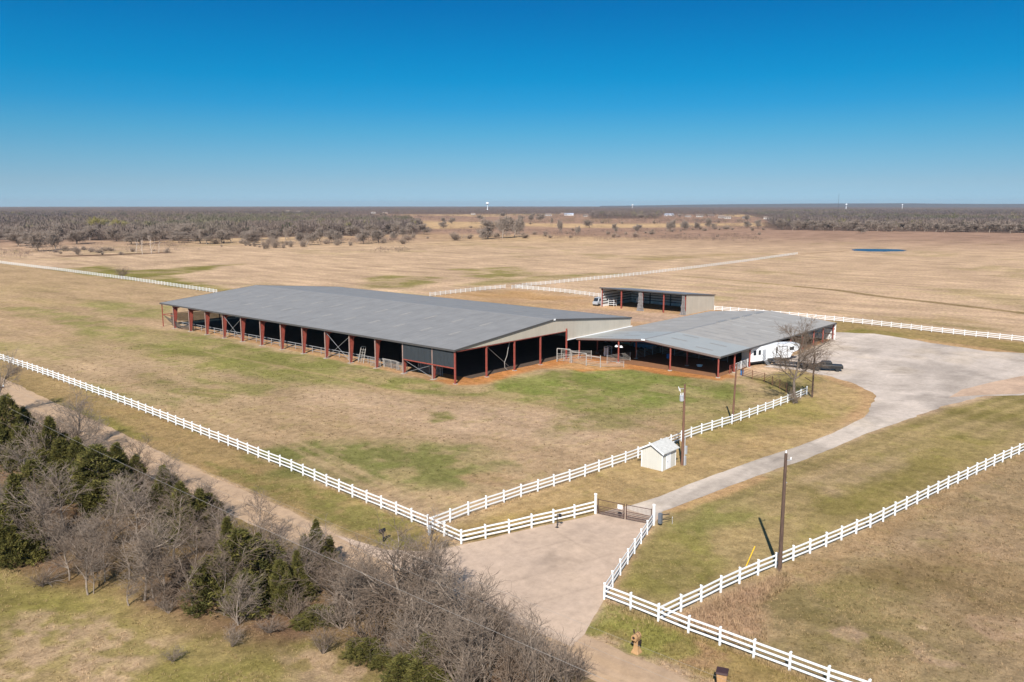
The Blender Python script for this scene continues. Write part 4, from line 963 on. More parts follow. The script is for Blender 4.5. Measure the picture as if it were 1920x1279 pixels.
q = MB(); q.prism([(-1.4, 1.15), (-.8, 1.75), (.7, 1.75), (.95, 1.15)], 1, -.82, .82); cb = q.build('cab', mdark, pk, .06)
q = MB()
for y in (-.845, .825): q.prism([(-1.15, 1.2), (-.7, 1.65), (.6, 1.65), (.8, 1.2)], 1, y, y + .02)
q.build('side_window', M['glass'], cb)
for x in (-1.8, 1.75):
    for y in (-1.0, .74):
        q = MB(); q.tube((x, y, .4), (x, y + .26, .4), .4, n=16); q.build('wheel', M['rubber'], pk)

# ================================================================ pump shed by the drive
ps = empty('pump_shed', (-16.2, -49.8, 0), 0, 'small cream gabled shed with white door on the grass by the utility pole', 'shed')
a0, a1, b0, b1 = -1.5, 1.5, -1.42, 1.42
for x in (a0, a1 - .06):
    q = MB(); q.prism([(b0, 0), (b1, 0), (b1, 2.25), (0, 3.0), (b0, 2.25)], 0, x, x + .06); q.build('gable_wall', M['cream_shed2'], ps)
for y in (b0, b1 - .06):
    q = MB(); q.box(a0 + .06, a1 - .06, y, y + .06, 0, 2.25); q.build('side_wall', M['cream_shed'], ps)
q = MB(); q.prism([(b0-.32, 2.10), (0, 3.04), (b1+.32, 2.10), (b1+.32, 2.18), (0, 3.13), (b0-.32, 2.18)], 0, a0-.3, a1+.3); q.build('roof', M['cream_y'] if 0 else simple('cream_shed_roof', (.50,.485,.45), .5, obj=False), ps)
q = MB()
for x in (a0-.33,):
    q.prism([(b0-.33, 2.0), (0, 2.95), (b1+.33, 2.0), (b1+.33, 2.19), (0, 3.14), (b0-.33, 2.19)], 0, x, x+.028)
q.build('rake_trim', M['whitepaint'], ps)
q = MB()
for x in (a0-.02, a1-.08):
    for y in (b0-.02, b1-.08): q.box(x, x+.10, y, y+.10, 0, 2.2)
q.build('corner_trim', M['whitepaint'], ps)
q = MB(); q.box(-.7, .3, b0-.05, b0-.005, .05, 2.0); d_ = q.build('door', M['whitepaint'], ps)
q = MB(); q.tube((-.6, b0-.05, 1.0), (-.6, b0-.12, 1.0), .04, n=8); q.build('handle', M['greymetal'], d_)
wp = empty('well_pump', (-12.2, -48.9, 0), 0, 'grey well pump with upright pipe behind the cream pump shed', 'pump')
q = MB(); q.lathe([(.28, 0), (.28, .55), (.2, .7), (.05, .75)], 12); q.build('housing', M['greymetal'], wp)
q = MB(); q.tube((.15, .1, 0), (.15, .1, 1.7), .06, n=8); q.build('pipe', M['trim'], wp)
q = MB(); q.box(-.9, -.4, -.25, .25, 0, .7); q.build('control_box', M['greymetal'], wp, .03)
# ================================================================ white rail fences
q = MB(); q.box(-.065, .065, -.065, .065, -.05, 1.33); q.prism([(-.085, 1.33), (.085, 1.33), (.085, 1.36), (0, 1.42), (-.085, 1.36)], 1, -.085, .085)
me_fp = q.mesh('post', M['white']); me_fp_far = me_fp.copy(); me_fp_far.materials.clear(); me_fp_far.materials.append(M['white_far'])
RZ = (.36, .76, 1.16)
def fence(label, pts, mat='white', step=2.46, skip_first=False, skip_last=False, ends=None):
    pts = [Vector((p[0], p[1], 0)) for p in pts]
    t = empty('rail_fence', pts[0], 0, label, 'fence', 'white rail fences')
    segs = [(b_ - a).length for a, b_ in zip(pts[:-1], pts[1:])]; L_ = sum(segs)
    n = max(1, round(L_ / step)); st_ = L_ / n
    def at(s):
        for a, b_, l in zip(pts[:-1], pts[1:], segs):
            if s <= l + 1e-6: return a.lerp(b_, s / l), math.atan2(b_.y - a.y, b_.x - a.x)
            s -= l
        return pts[-1].copy(), 0
    r2 = random.Random(len(label)); P_ = []
    for k in range(n + 1):
        p, an = at(k * st_); dz = r2.uniform(-.03, .03); P_.append((p, an, dz))
    for k, z in enumerate(RZ):
        q = MB()
        for (a, _, d0), (b_, _, d1) in zip(P_[:-1], P_[1:]):
            q.bar(a - pts[0] + Vector((0, 0, z + d0)), b_ - pts[0] + Vector((0, 0, z + d1)), .04, .145)
        q.build('rail', M[mat], t)
    me = me_fp if mat == 'white' else me_fp_far
    order = sorted(range(n + 1), key=lambda k: (P_[k][0] - CAM).length)
    if skip_first: order = [k for k in order if k != 0]
    if skip_last: order = [k for k in order if k != n]
    for k in order[:100]:
        p, an, dz = P_[k]; o = link('post', me, t); o.location = p - pts[0] + Vector((0, 0, dz)); o.rotation_euler = (r2.gauss(0, .018), r2.gauss(0, .018), an)
    if len(order) > 100:
        q = MB()
        for k in order[100:]:
            p = P_[k][0] - pts[0]; q.box(p.x - .065, p.x + .065, p.y - .065, p.y + .065, 0, 1.4)
        o = q.build('distant_post', M[mat], t); o['kind'] = 'stuff'
    return t
fence('long white rail fence along the dirt road in front of the pasture', [(-47.64,-48.23),(-47.2,-43.6),(-46.75,-37),(-46.4,-29.25),(-45.7,-20.3),(-44.9,0),(-43.9,25),(-43.2,60),(-43.2,81.5),(-43.0,128)])
fence('white rail fence running from the road past the cream pump shed', [(-47.1,-43.7),(-40.4,-43.9),(-33,-44.6),(-24.8,-45.6),(-14.9,-46.4),(-2,-46.8),(7.8,-47.8),(22.6,-48.5),(31.5,-48.6)], skip_first=True)
fence('white rail fence wing on the left side of the concrete apron', [(-47.64,-48.23),(-43,-49.85),(-38.1,-51.46),(-33.5,-52.95)], skip_first=True, skip_last=True)
fence('white rail fence wing on the right side of the concrete apron', [(-32.5,-59.05),(-38.2,-60.9),(-42.75,-62.4),(-47.96,-64.11)], step=2.3, skip_first=True)
fence('white rail fence along the road right of the concrete apron', [(-47.96,-64.11),(-48.2,-69.2),(-48.3,-74.2),(-48.3,-79.1),(-48.2,-84),(-48.2,-104)], skip_first=True)
fence('white rail fence climbing to the right past the tall brown utility pole', [(-48.2,-69.2),(-43.3,-70),(-38.65,-70.8),(-33.8,-71.8),(-26.5,-73.4),(-18.5,-75.1),(-4.1,-77.3),(7.7,-79.3),(19,-81.3),(44,-86),(90,-95),(120,-101)], skip_first=True)
fence('distant white rail fence crossing the left pastures behind the barn', [(50.4,166.6),(52.1,198.9),(53.4,237.3),(54.1,321.3),(53.3,388.5),(53.3,440)], 'white_far', 2.6)
fence('far white rail fence behind the barn meeting the diagonal field fence', [(92,103.5),(98.1,103.6),(116.8,103.7),(129,102.6)], 'white_far')
fence('white rail fence stepping down behind the machine shed', [(130.8,98.4),(131.2,88),(131,78.8),(128.9,66),(127,60.3),(124.5,44),(121.5,20)], 'white_far')
fence('white rail fence running right from behind the machine shed along the gravel lot', [(120.7,14),(121.1,-11.2),(120,-28.5),(117.2,-45.6),(115,-65),(112.6,-92)])
fence('far diagonal white rail fence dividing the tan pastures behind the barn', [(128.6,98.9),(139.4,101),(174.4,98.6),(210.6,96.6),(258.6,97),(321.2,99.5),(405.5,105.5)], 'white_far', 2.7)

# gate between the wings ------------------------------------------------
for nm, x, y, lab in (('gate_post', -33.6, -53.1, 'tall white gate post at the left end of the driveway gate'), ('gate_post', -32.4, -59.05, 'tall white gate post at the right end of the driveway gate')):
    g_ = empty(nm, (x, y, 0), 0, lab, 'post', 'gate posts')
    q = MB(); q.box(-.09, .09, -.09, .09, 0, 2.0); q.build('shaft', M['white'], g_, .008)
    q = MB(); q.prism([(-.12, 2.0), (.12, 2.0), (.12, 2.04), (0, 2.13), (-.12, 2.04)], 1, -.12, .12); q.build('cap', M['white'], g_)
def gate_leaf(x0, y0, x1, y1, lab, sign):
    L_ = math.hypot(x1-x0, y1-y0); t = empty('gate_leaf', (x0, y0, 0), math.atan2(y1-y0, x1-x0), lab, 'gate', 'driveway gate leaves')
    q = MB()
    for x in (.05, L_-.05): q.bar((x, 0, .12), (x, 0, 1.62), .07, .07)
    for z in (.15, .34, .53, .86, 1.55): q.bar((.05, 0, z), (L_-.05, 0, z), .05, .05)
    q.build('frame', M['gatebrown'], t)
    q = MB(); n = int(L_ / .13)
    for k in range(1, n): q.bar((L_*k/n, 0, .15), (L_*k/n, 0, 1.55), .016, .016)
    q.build('bars', M['gatebrown'], t)
    if sign:
        q = MB(); q.box(L_-.72, L_-.22, -.06, -.035, 1.05, 1.45); q.build('sign_plate', M['whitepaint'], t)
        q = MB(); q.box(L_-.62, L_-.35, -.12, -.03, .62, .74); q.build('lock_box', M['black'], t)
gate_leaf(-33.55, -53.3, -33.05, -56.15, 'dark steel gate leaf with white sign plate, hinged on the left post', True)
gate_leaf(-32.45, -58.85, -33.0, -56.25, 'dark steel gate leaf without a sign, hinged on the right post', False)
go = empty('gate_opener', (-32.1, -59.5, 0), 0, 'grey gate opener box with arms behind the right gate post', 'gate opener')
q = MB(); q.box(-.15, .15, -.25, .1, .25, 1.25); q.build('box', simple('opener_grey', (.12,.13,.15), .5), go, .02)
q = MB(); q.tube((.1, .1, 1.0), (2.0, .1, .55), .035, n=6); q.tube((.1, -.1, .55), (1.6, -.3, .3), .035, n=6); q.build('arm', M['black'], go)
kp = empty('keypad_post', (-38.9, -52.4, 0), 0, 'black gooseneck keypad post on the apron by the left fence wing', 'keypad')
q = MB(); q.tube((0, 0, 0), (0, 0, 1.3), .04, n=8); q.tube((0, 0, 1.3), (-.12, -.3, 1.42), .035, n=8); q.build('post', M['black'], kp)
q = MB(); q.box(-.22, -.02, -.55, -.3, 1.2, 1.5); q.build('keypad', M['black'], kp, .02)
q = MB(); q.box(-.14, .14, -.14, .14, 0, .05); q.tube((0, 0, .55), (.25, -.25, .5), .04, n=6); q.build('base', M['black'], kp)
jp = empty('meter_post', (-48.15, -44.6, 0), 0, 'grey utility pedestal with thin pole beside the corner of the road fence', 'pedestal')
q = MB(); q.box(-.11, .11, -.11, .11, 0, .95); q.build('pedestal', M['greymetal'], jp, .02)
q = MB(); q.tube((.05, .16, 0), (.05, .16, 1.9), .03, n=6); q.build('pole', M['rust'], jp)
stk = empty('marker_stake', (-30.9, -60.2, 0), 0, 'small white marker stake in the grass right of the gate', 'stake')
q = MB(); q.bar((0, 0, 0), (0, 0, .65), .07, .03); q.build('stake', M['palepipe'], stk)
q = MB(); q.box(-.04, .04, -.02, .02, .65, .70); q.build('tip', M['whitepaint'], stk)

# mailboxes and bin ------------------------------------------------------
mb_ = empty('mailbox', (-52.0, -42.6, 0), math.radians(180), 'black mailbox on a single dark post beside the dirt road', 'mailbox')
q = MB(); q.bar((0, 0, 0), (0, 0, 1.0), .10, .10); q.bar((0, 0, .72), (.35, 0, .98), .07, .07); q.build('post', M['black'], mb_)
q = MB(); q.prism([(-.13, 1.02), (.13, 1.02), (.13, 1.2), (.09, 1.29), (0, 1.33), (-.09, 1.29), (-.13, 1.2)], 0, -.2, .42); q.build('box', M['black'], mb_)
q = MB(); q.box(.1, .13, .135, .16, 1.1, 1.38); q.build('flag', M['darkplastic'], mb_)
tm = empty('mailbox', (-52.9, -70.2, 0), math.radians(180), 'tan moulded mailbox with wide column base beside the dirt road', 'mailbox')
q = MB(); q.lathe([(.42, 0), (.40, .06), (.26, .30), (.22, .5), (.21, .95), (.25, 1.02), (.2, 1.05)], 4); o = q.build('column', M['tanplastic'], tm, .02); o.rotation_euler.z = math.pi / 4
q = MB(); q.prism([(-.19, 1.03), (.19, 1.03), (.21, 1.25), (.13, 1.40), (0, 1.46), (-.13, 1.40), (-.21, 1.25)], 0, -.26, .42); q.build('box', M['tanplastic'], tm, .01)
q = MB(); q.tube((.40, 0, 1.24), (.435, 0, 1.24), .10, n=14); q.build('door_hole', M['darkplastic'], tm)
for y in (-.27, .23):
    q = MB(); q.prism([(-.18, .68), (.2, .68), (.2, .98), (-.18, .98)], 1, y, y + .05); q.build('paper_holder', M['darkplastic'], tm)
q = MB(); q.bar((.0, -.22, 1.34), (.0, -.26, 1.62), .03, .10); q.build('flag', M['brownplastic'], tm)
q = MB()
for x in (-.12, .18): q.prism([(-.20, 1.03), (-.22, 1.26), (-.137, 1.41), (0, 1.475), (.137, 1.41), (.22, 1.26), (.20, 1.03), (.19, 1.03), (.205, 1.25), (.13, 1.395), (0, 1.455), (-.13, 1.395), (-.205, 1.25), (-.19, 1.03)], 0, x, x + .03)
q.build('strap', M['brownplastic'], tm)
bn = empty('trash_bin', (-53.0, -76.6, 0), math.radians(200), 'tan wheeled trash bin with dark brown lid at the roadside', 'trash bin')
q = MB()
v_ = []
for z, hx, hy in ((.08, .24, .24), (.5, .28, .28), (1.12, .34, .33)):
    v_ += [(-hx, -hy, z), (hx, -hy, z), (hx, hy, z), (-hx, hy, z)]
q.add(v_, [(0,3,2,1), (8,9,10,11)] + [(k*4+i, k*4+(i+1) % 4, k*4+4+(i+1) % 4, k*4+4+i) for k in range(2) for i in range(4)])
q.build('body', M['tanplastic'], bn, .03)
q = MB(); q.prism([(-.40, 1.13), (.40, 1.13), (.40, 1.19), (.30, 1.26), (-.36, 1.26), (-.40, 1.2)], 1, -.37, .37); q.build('lid', M['brownplastic'], bn, .02)
for y in (-.26, .20):
    q = MB(); q.tube((-.25, y, .12), (-.25, y + .06, .12), .12, n=14); q.build('wheel', M['rubber'], bn)
q = MB(); q.tube((-.46, -.28, 1.08), (-.46, .28, 1.08), .025, n=6); q.bar((-.46, -.28, 1.08), (-.34, -.28, 1.05), .03, .03); q.bar((-.46, .28, 1.08), (-.34, .28, 1.05), .03, .03); q.build('handle', M['darkplastic'], bn)
q = MB(); q.box(.30, .335, -.26, .26, .88, .92); q.box(.285, .32, -.05, .05, .25, .8); q.build('moulding', M['tanplastic'], bn)
bc = empty('trash_can', (39.4, -33.6, 0), 0, 'blue trash can with dark lid beside the rusty pipe fence', 'trash can')
q = MB(); q.lathe([(.24, 0), (.30, .85), (.31, .88)], 14); q.build('body', M['blueplastic'], bc)
q = MB(); q.lathe([(.33, .88), (.33, .93), (.24, 1.05), (.05, 1.09)], 14); q.build('lid', M['black'], bc)

# rusty pipe fence -------------------------------------------------------
rf = empty('pipe_fence', (38.4, -34.2, 0), 0, 'rusty brown pipe fence running from the arena corner to the bare tree', 'fence')
pts = [(38.4,-34.2),(37.2,-36.6),(36.4,-39.2),(34.6,-41.4),(33.0,-43.4),(31.0,-45.4),(29.3,-47.2)]
q = MB()
for a, b_ in zip(pts[:-1], pts[1:]):
    for z in (.3, .58, .86, 1.14, 1.42): q.tube((a[0], a[1], z), (b_[0], b_[1], z), .04, n=5)
P(q, 'rail', M['rust'], rf)
for p in pts:
    q = MB(); q.tube((p[0], p[1], 0), (p[0], p[1], 1.62), .075, n=8); P(q, 'post', M['rust'], rf)

# utility poles ----------------------------------------------------------
def pole_mesh(h, r0, r1, mat):
    q = MB(); q.tube((0, 0, 0), (0, 0, h * .5), r0, (r0 + r1) / 2, 12, False); q.tube((0, 0, h * .5), (0, 0, h), (r0 + r1) / 2, r1, 12, False)
    q.lathe([(r1, h), (r1 * .8, h + .04), (.01, h + .06)], 12); return q
tp = empty('utility_pole', (-14.1, -51.75, 0), 0, 'brown utility pole with grey transformer beside the cream pump shed', 'utility pole')
pole_mesh(9.7, .17, .11, 0).build('pole', M['polewood'], tp)
q = MB(); q.lathe([(.05, 7.75), (.22, 7.8), (.24, 7.88), (.24, 8.36), (.26, 8.38), (.26, 8.44), (.1, 8.5)], 16, (-.42, .12, 0)); tf = q.build('transformer', M['greymetal'], tp)
q = MB()
for dx, dy in ((-.5, .2), (-.34, .02)): q.lathe([(.03, 8.46), (.07, 8.52), (.04, 8.58), (.07, 8.64), (.04, 8.70), (.06, 8.76), (.01, 8.8)], 8, (dx, dy, 0))
q.build('bushing', M['insul'], tf)
q = MB(); q.bar((0, 0, 9.2), (-.55, .35, 9.25), .06, .06); q.bar((-.12, .0, 7.9), (-.3, .1, 7.9), .08, .2); q.build('bracket', M['greymetal'], tp)
q = MB(); q.tube((-.55, .35, 9.0), (-.72, .42, 9.5), .05, n=8); q.tube((-.5, .25, 8.9), (-.6, .3, 9.3), .04, n=8); q.build('cutout_fuse', M['insul'], tp)
q = MB(); q.tube((.10, -.22, 0), (.10, -.22, 3.6), .055, n=8); q.build('riser_pipe', M['greymetal'], tp)
q = MB(); q.box(.05, .33, -.45, -.2, 1.35, 2.35); q.build('meter_box', M['greymetal'], tp, .02)
q = MB(); q.box(-.02, .30, -.38, -.2, 0, 1.1); q.build('conduit_cover', M['greymetal'], tp, .02)
p2 = empty('utility_pole', (7.5, -47.5, 0), 0, 'plain reddish wooden pole standing at the inner white fence', 'utility pole')
o = pole_mesh(8.4, .15, .10, 0).build('pole', M['polewood'], p2); o.rotation_euler = (math.radians(.8), math.radians(1.6), 0)
q = MB(); q.box(-.06, .06, -.14, -.10, 7.9, 8.1); q.build('bracket', M['greymetal'], p2)
p3 = empty('utility_pole', (-34.15, -72.3, 0), 0, 'tall dark brown utility pole with small white insulators by the right fence', 'utility pole')
pole_mesh(10.2, .18, .12, 0).build('pole', M['polewood2'], p3)
q = MB(); q.lathe([(.03, 10.22), (.07, 10.28), (.04, 10.34), (.07, 10.40), (.02, 10.48)], 8); q.lathe([(.03, 9.62), (.07, 9.68), (.04, 9.74), (.06, 9.80), (.02, 9.86)], 8, (.45, -.25, 0)); q.build('insulator', M['insul'], p3)
q = MB(); q.bar((0, 0, 9.6), (.5, -.28, 9.62), .05, .05); q.bar((.1, -.05, 7.7), (.24, -.1, 7.7), .05, .08); q.build('bracket', M['greymetal'], p3)
ym = empty('guy_marker', (-35.5, -69.9, 0), 0, 'slanted yellow guy wire marker in the grass before the right fence', 'marker')
q = MB(); q.tube((0, 0, .05), (.72, -.42, 1.85), .045, n=8); q.build('sleeve', M['yellow'], ym)
q = MB(); q.tube((0, 0, 0), (.02, .01, .06), .03, n=6); q.build('anchor', M['greymetal'], ym)
p4 = empty('utility_pole', (30.4, -49.9, 0), 0, 'thin dark pole rising behind the branches of the bare yard tree', 'utility pole')
pole_mesh(7.2, .15, .11, 0).build('pole', M['polewood2'], p4)
q = MB(); q.tube((0, 0, 2.4), (-2.6, .3, 3.6), .05, n=6); q.build('brace', M['polewood2'], p4); 
pl = empty('utility_pole', (-65.8, 12.0, 0), 0, 'reddish utility pole at the left edge of the picture among the roadside trees', 'utility pole')
pole_mesh(9.4, .18, .12, 0).build('pole', M['polewood'], pl)
q = MB(); q.bar((-1.1, 0, 8.6), (1.1, 0, 8.6), .10, .12); q.build('crossarm', M['polewood2'], pl)
q = MB()
for x in (-1.0, -.05, 1.0): q.lathe([(.03, 8.66), (.07, 8.72), (.04, 8.78), (.06, 8.84), (.02, 8.9)], 8, (x, 0, 0))
q.build('insulator', M['insul'], pl)
def wire(label, a, b_, sag_, r):
    t = empty('overhead_wire', a, 0, label, 'wire', 'overhead wires along the road'); q = MB(); n = 24; pr = None
    A_, B_ = Vector(a), Vector(b_)
    for k in range(n + 1):
        s = k / n; p = A_.lerp(B_, s) - A_; p.z -= sag_ * 4 * s * (1 - s)
        if pr is not None: q.tube(pr, p, r, n=5, cap=False)
        pr = p
    q.build('cable', M['wire'], t)
wire('thick pale overhead cable crossing in front of the roadside trees', (-65.6, 12, 6.9), (-65.0, -118, 6.9), 1.0, .010)
wire('upper thin overhead wire over the road verge', (-66.6, 12, 8.9), (-66.2, -118, 8.9), .7, .005)
wire('lower thin overhead wire over the road verge', (-64.8, 12, 8.9), (-64.6, -118, 8.9), .7, .005)
# ---- tree positions (x, y, height, crown width) in metres
CEDAR=[(-65.6,8.7,7.5,5.2),(-65.1,5.6,3.9,3.6),(-65.0,-13.9,5.8,6.8),(-74.8,-21.3,6.8,4.4),(-63.5,-28.1,4.9,4.3),(-66.5,-42.9,5.2,5.9),(-65.2,-46.3,3.5,2.2),(-66.3,-50.2,1.9,3.1),(-67.1,-57.3,2.4,3.3),(-66.3,-62.1,4.9,4.8),(-64.8,-4.3,4.8,4.0),(-69.5,-9.9,4.7,4.4),(-59.8,-43.4,4.2,2.8),(-60.2,-27.0,2.9,2.8)]
BARE=[(-73.2,-23.3,7.5,6.0),(-73.9,-29.2,4.0,3.1),(-74.0,-33.0,4.7,3.9),(-73.6,-33.1,3.7,2.4),(-72.7,-37.2,3.3,2.8),(-71.5,-37.3,6.8,5.6),(-70.4,-38.2,7.1,4.2),(-68.1,-38.6,5.7,3.8),(-67.6,-43.8,5.8,5.8),(-73.0,-12.3,5.1,3.7),(-57.6,7.2,8.2,10.5),(-57.8,35.9,10.4,8.3),(-62.3,-56.4,8.4,10.5),(-61.7,-56.5,7.6,7.3),(-62.0,-62.0,7.4,6.5),(-63.1,-50.3,5.2,8.6),(-57.2,-56.8,4.2,3.0),(-56.5,-59.5,4.0,3.3),(-56.8,-61.9,3.8,3.2),(-57.0,-65.0,3.3,3.1),(-67.0,-22.2,6.2,6.2),(-67.3,-27.4,6.2,5.9),(-66.8,-33.0,6.2,5.6),(-64.1,-36.1,5.0,5.9),(-63.7,-41.9,5.0,5.1),(-62.8,-45.1,4.9,5.5),(-69.7,-17.1,6.3,5.9),(-68.4,-5.3,6.4,5.9),(-60.6,-50.3,5.2,5.7),(-60.8,-67.5,5.1,4.4),(-61.7,-64.7,5.2,4.5),(-61.1,-42.7,4.4,4.2)]
SHRUB=[(-63.6,2.8,6.7,5.7),(-59.6,7.7,5.1,5.3),(-60.4,15.8,4.2,4.8),(-61.4,-13.4,4.1,5.0),(-61.4,-19.2,3.9,4.8),(-64.7,-24.9,4.2,3.9),(-61.1,-24.0,4.1,4.6),(-61.1,-29.0,3.6,4.3),(-61.4,-35.9,3.9,4.5),(-61.1,-39.6,3.6,4.4),(-60.3,-45.1,3.7,5.1),(-60.1,-48.3,4.5,4.5),(-59.3,-50.6,4.2,4.9),(-58.5,-52.8,4.1,4.3),(-58.3,-55.6,3.8,4.2),(-55.1,-44.9,2.4,2.9),(-54.1,-49.2,3.3,2.8),(-62.6,-67.3,4.3,3.2),(-61.5,-68.5,4.3,3.2),(-59.7,-69.3,4.0,3.3),(-57.9,-69.0,2.6,2.2),(-59.8,-61.9,3.5,3.5),(-59.7,-59.8,3.4,3.6),(-57.2,-66.9,3.1,2.7),(-64.2,-52.4,3.3,4.6),(-64.6,-56.4,3.9,4.4),(-64.3,-48.6,3.2,3.9),(-62.6,-59.7,3.5,4.3),(-64.3,-65.3,4.6,4.0),(-69.2,-25.2,5.0,3.8),(-71.7,-25.7,4.8,3.7),(-67.5,-36.1,3.5,2.9),(-64.8,-62.9,3.6,3.3),(-58.8,-62.5,3.0,2.8)]
SMALLBUSH=[(-70.7,-48.6,2.1,2.1),(-74.3,-47.3,1.4,1.8),(-71.3,-40.7,1.5,1.8),(-58.1,-30.5,1.6,3.3),(-75.8,-28.8,1.8,2.3)]
YARDTREE=[(24.7,-50.0,13.7,12.2)]
LONESHRUB=[(55.2,250.7,6.4,7.9)]
DEADTREE=[(144.8,431.7,9.5,3.8),(139.5,411.6,9.8,4.4),(145.8,412.9,11.9,5.1),(154.5,420.7,7.5,3.7)]
WOODEDGE_L=[(124.0,683.0,13.1,20.5),(126.2,654.3,10.2,16.5),(143.7,674.2,13.7,14.4),(164.2,715.7,13.2,18.8),(170.9,713.1,12.2,21.4),(185.7,706.1,14.3,15.4),(194.4,701.8,11.4,21.0),(196.2,684.2,14.9,20.6),(173.2,594.8,11.9,17.1),(206.3,651.3,13.5,20.6),(252.2,717.0,13.6,16.2),(270.9,745.2,13.9,20.5),(242.5,655.3,12.7,16.2),(234.1,596.4,11.9,16.3),(264.1,634.2,15.2,13.9),(231.3,544.4,10.3,17.3),(249.8,563.0,10.7,12.9),(237.8,521.2,10.7,16.6),(249.4,509.7,11.2,14.0),(263.0,518.0,10.7,16.8),(267.4,500.7,10.3,17.8),(300.3,543.1,13.2,18.9),(276.4,481.3,11.9,13.5),(327.9,539.3,11.6,13.9),(288.7,457.0,10.6,11.7),(324.4,484.2,12.1,13.6),(312.2,454.0,11.8,14.2),(311.7,441.8,10.2,14.4),(438.0,598.8,13.3,17.9),(415.8,557.8,10.7,14.2),(420.2,554.0,11.3,14.3),(432.3,546.6,13.5,14.3),(445.0,553.0,12.1,13.6),(483.9,585.6,12.5,18.5),(470.9,550.5,12.5,14.1),(495.7,573.3,13.9,17.7),(479.3,538.1,13.3,16.1),(491.7,535.0,12.1,16.2)]
WOODEDGE_R=[(894.8,324.0,14.5,19.7),(881.8,305.7,13.7,18.4),(895.7,301.4,12.0,19.4),(891.6,283.3,13.6,20.2),(898.9,274.9,14.0,20.6),(894.6,261.3,14.4,19.3),(896.7,244.9,12.7,17.9),(898.2,240.7,14.5,17.5),(907.1,227.7,13.6,15.0),(914.3,217.8,13.3,17.1),(909.2,206.3,13.0,19.5),(928.0,205.7,12.4,19.2),(913.9,188.9,12.9,13.9),(932.3,181.1,10.6,14.9),(934.9,172.2,11.1,14.1),(931.1,159.4,12.7,18.5),(915.1,146.7,10.0,16.7),(933.0,140.4,10.5,20.5),(947.5,132.7,12.7,14.6),(940.4,119.6,12.4,21.6),(941.2,107.8,13.2,18.9),(949.5,102.8,12.4,18.4),(928.4,84.9,12.1,16.3),(960.4,81.5,10.3,18.6),(956.1,73.1,12.3,21.2),(947.4,63.9,10.5,16.0),(953.9,51.5,13.4,21.2),(957.4,45.4,13.5,17.8)]
YELLOW=[(250.6,739.4,13.9,25.8),(257.1,711.1,12.2,22.8)]
FIELD=[(111.0,498.9,13.7,16.3),(123.8,504.0,13.3,18.7),(126.0,579.1,11.7,17.5),(168.2,581.5,12.3,17.0),(248.4,577.0,17.0,24.5),(251.2,558.1,18.1,26.9),(223.6,559.7,13.3,18.9),(320.1,420.4,12.5,13.8),(864.7,887.6,11.3,10.7),(846.2,850.4,11.8,13.0),(1111.9,1037.8,11.5,17.1),(1401.6,1670.5,10.1,13.5),(1395.8,1677.1,8.7,12.0),(452.8,409.4,20.4,23.2),(470.3,407.5,21.7,25.5),(496.6,415.5,19.4,20.3),(1106.4,880.6,15.7,20.0),(1057.9,862.2,14.2,17.5),(980.8,815.8,14.3,16.4),(620.4,455.0,15.5,9.4),(579.3,405.0,9.6,9.3),(658.4,411.3,11.5,8.2),(743.1,397.1,12.2,13.9),(783.0,412.6,15.2,10.5),(791.8,402.4,12.0,11.2),(821.9,400.3,11.0,11.5),(850.3,401.7,15.8,12.5),(927.0,386.1,10.4,13.2),(936.7,375.0,13.1,13.2),(816.7,203.5,7.9,12.4),(427.3,495.3,10.5,11.3),(381.1,457.1,8.3,7.6),(433.0,397.4,10.1,10.3),(951.4,729.4,11.8,6.9),(688.2,403.8,8.8,8.4),(877.3,406.1,7.4,8.5)]
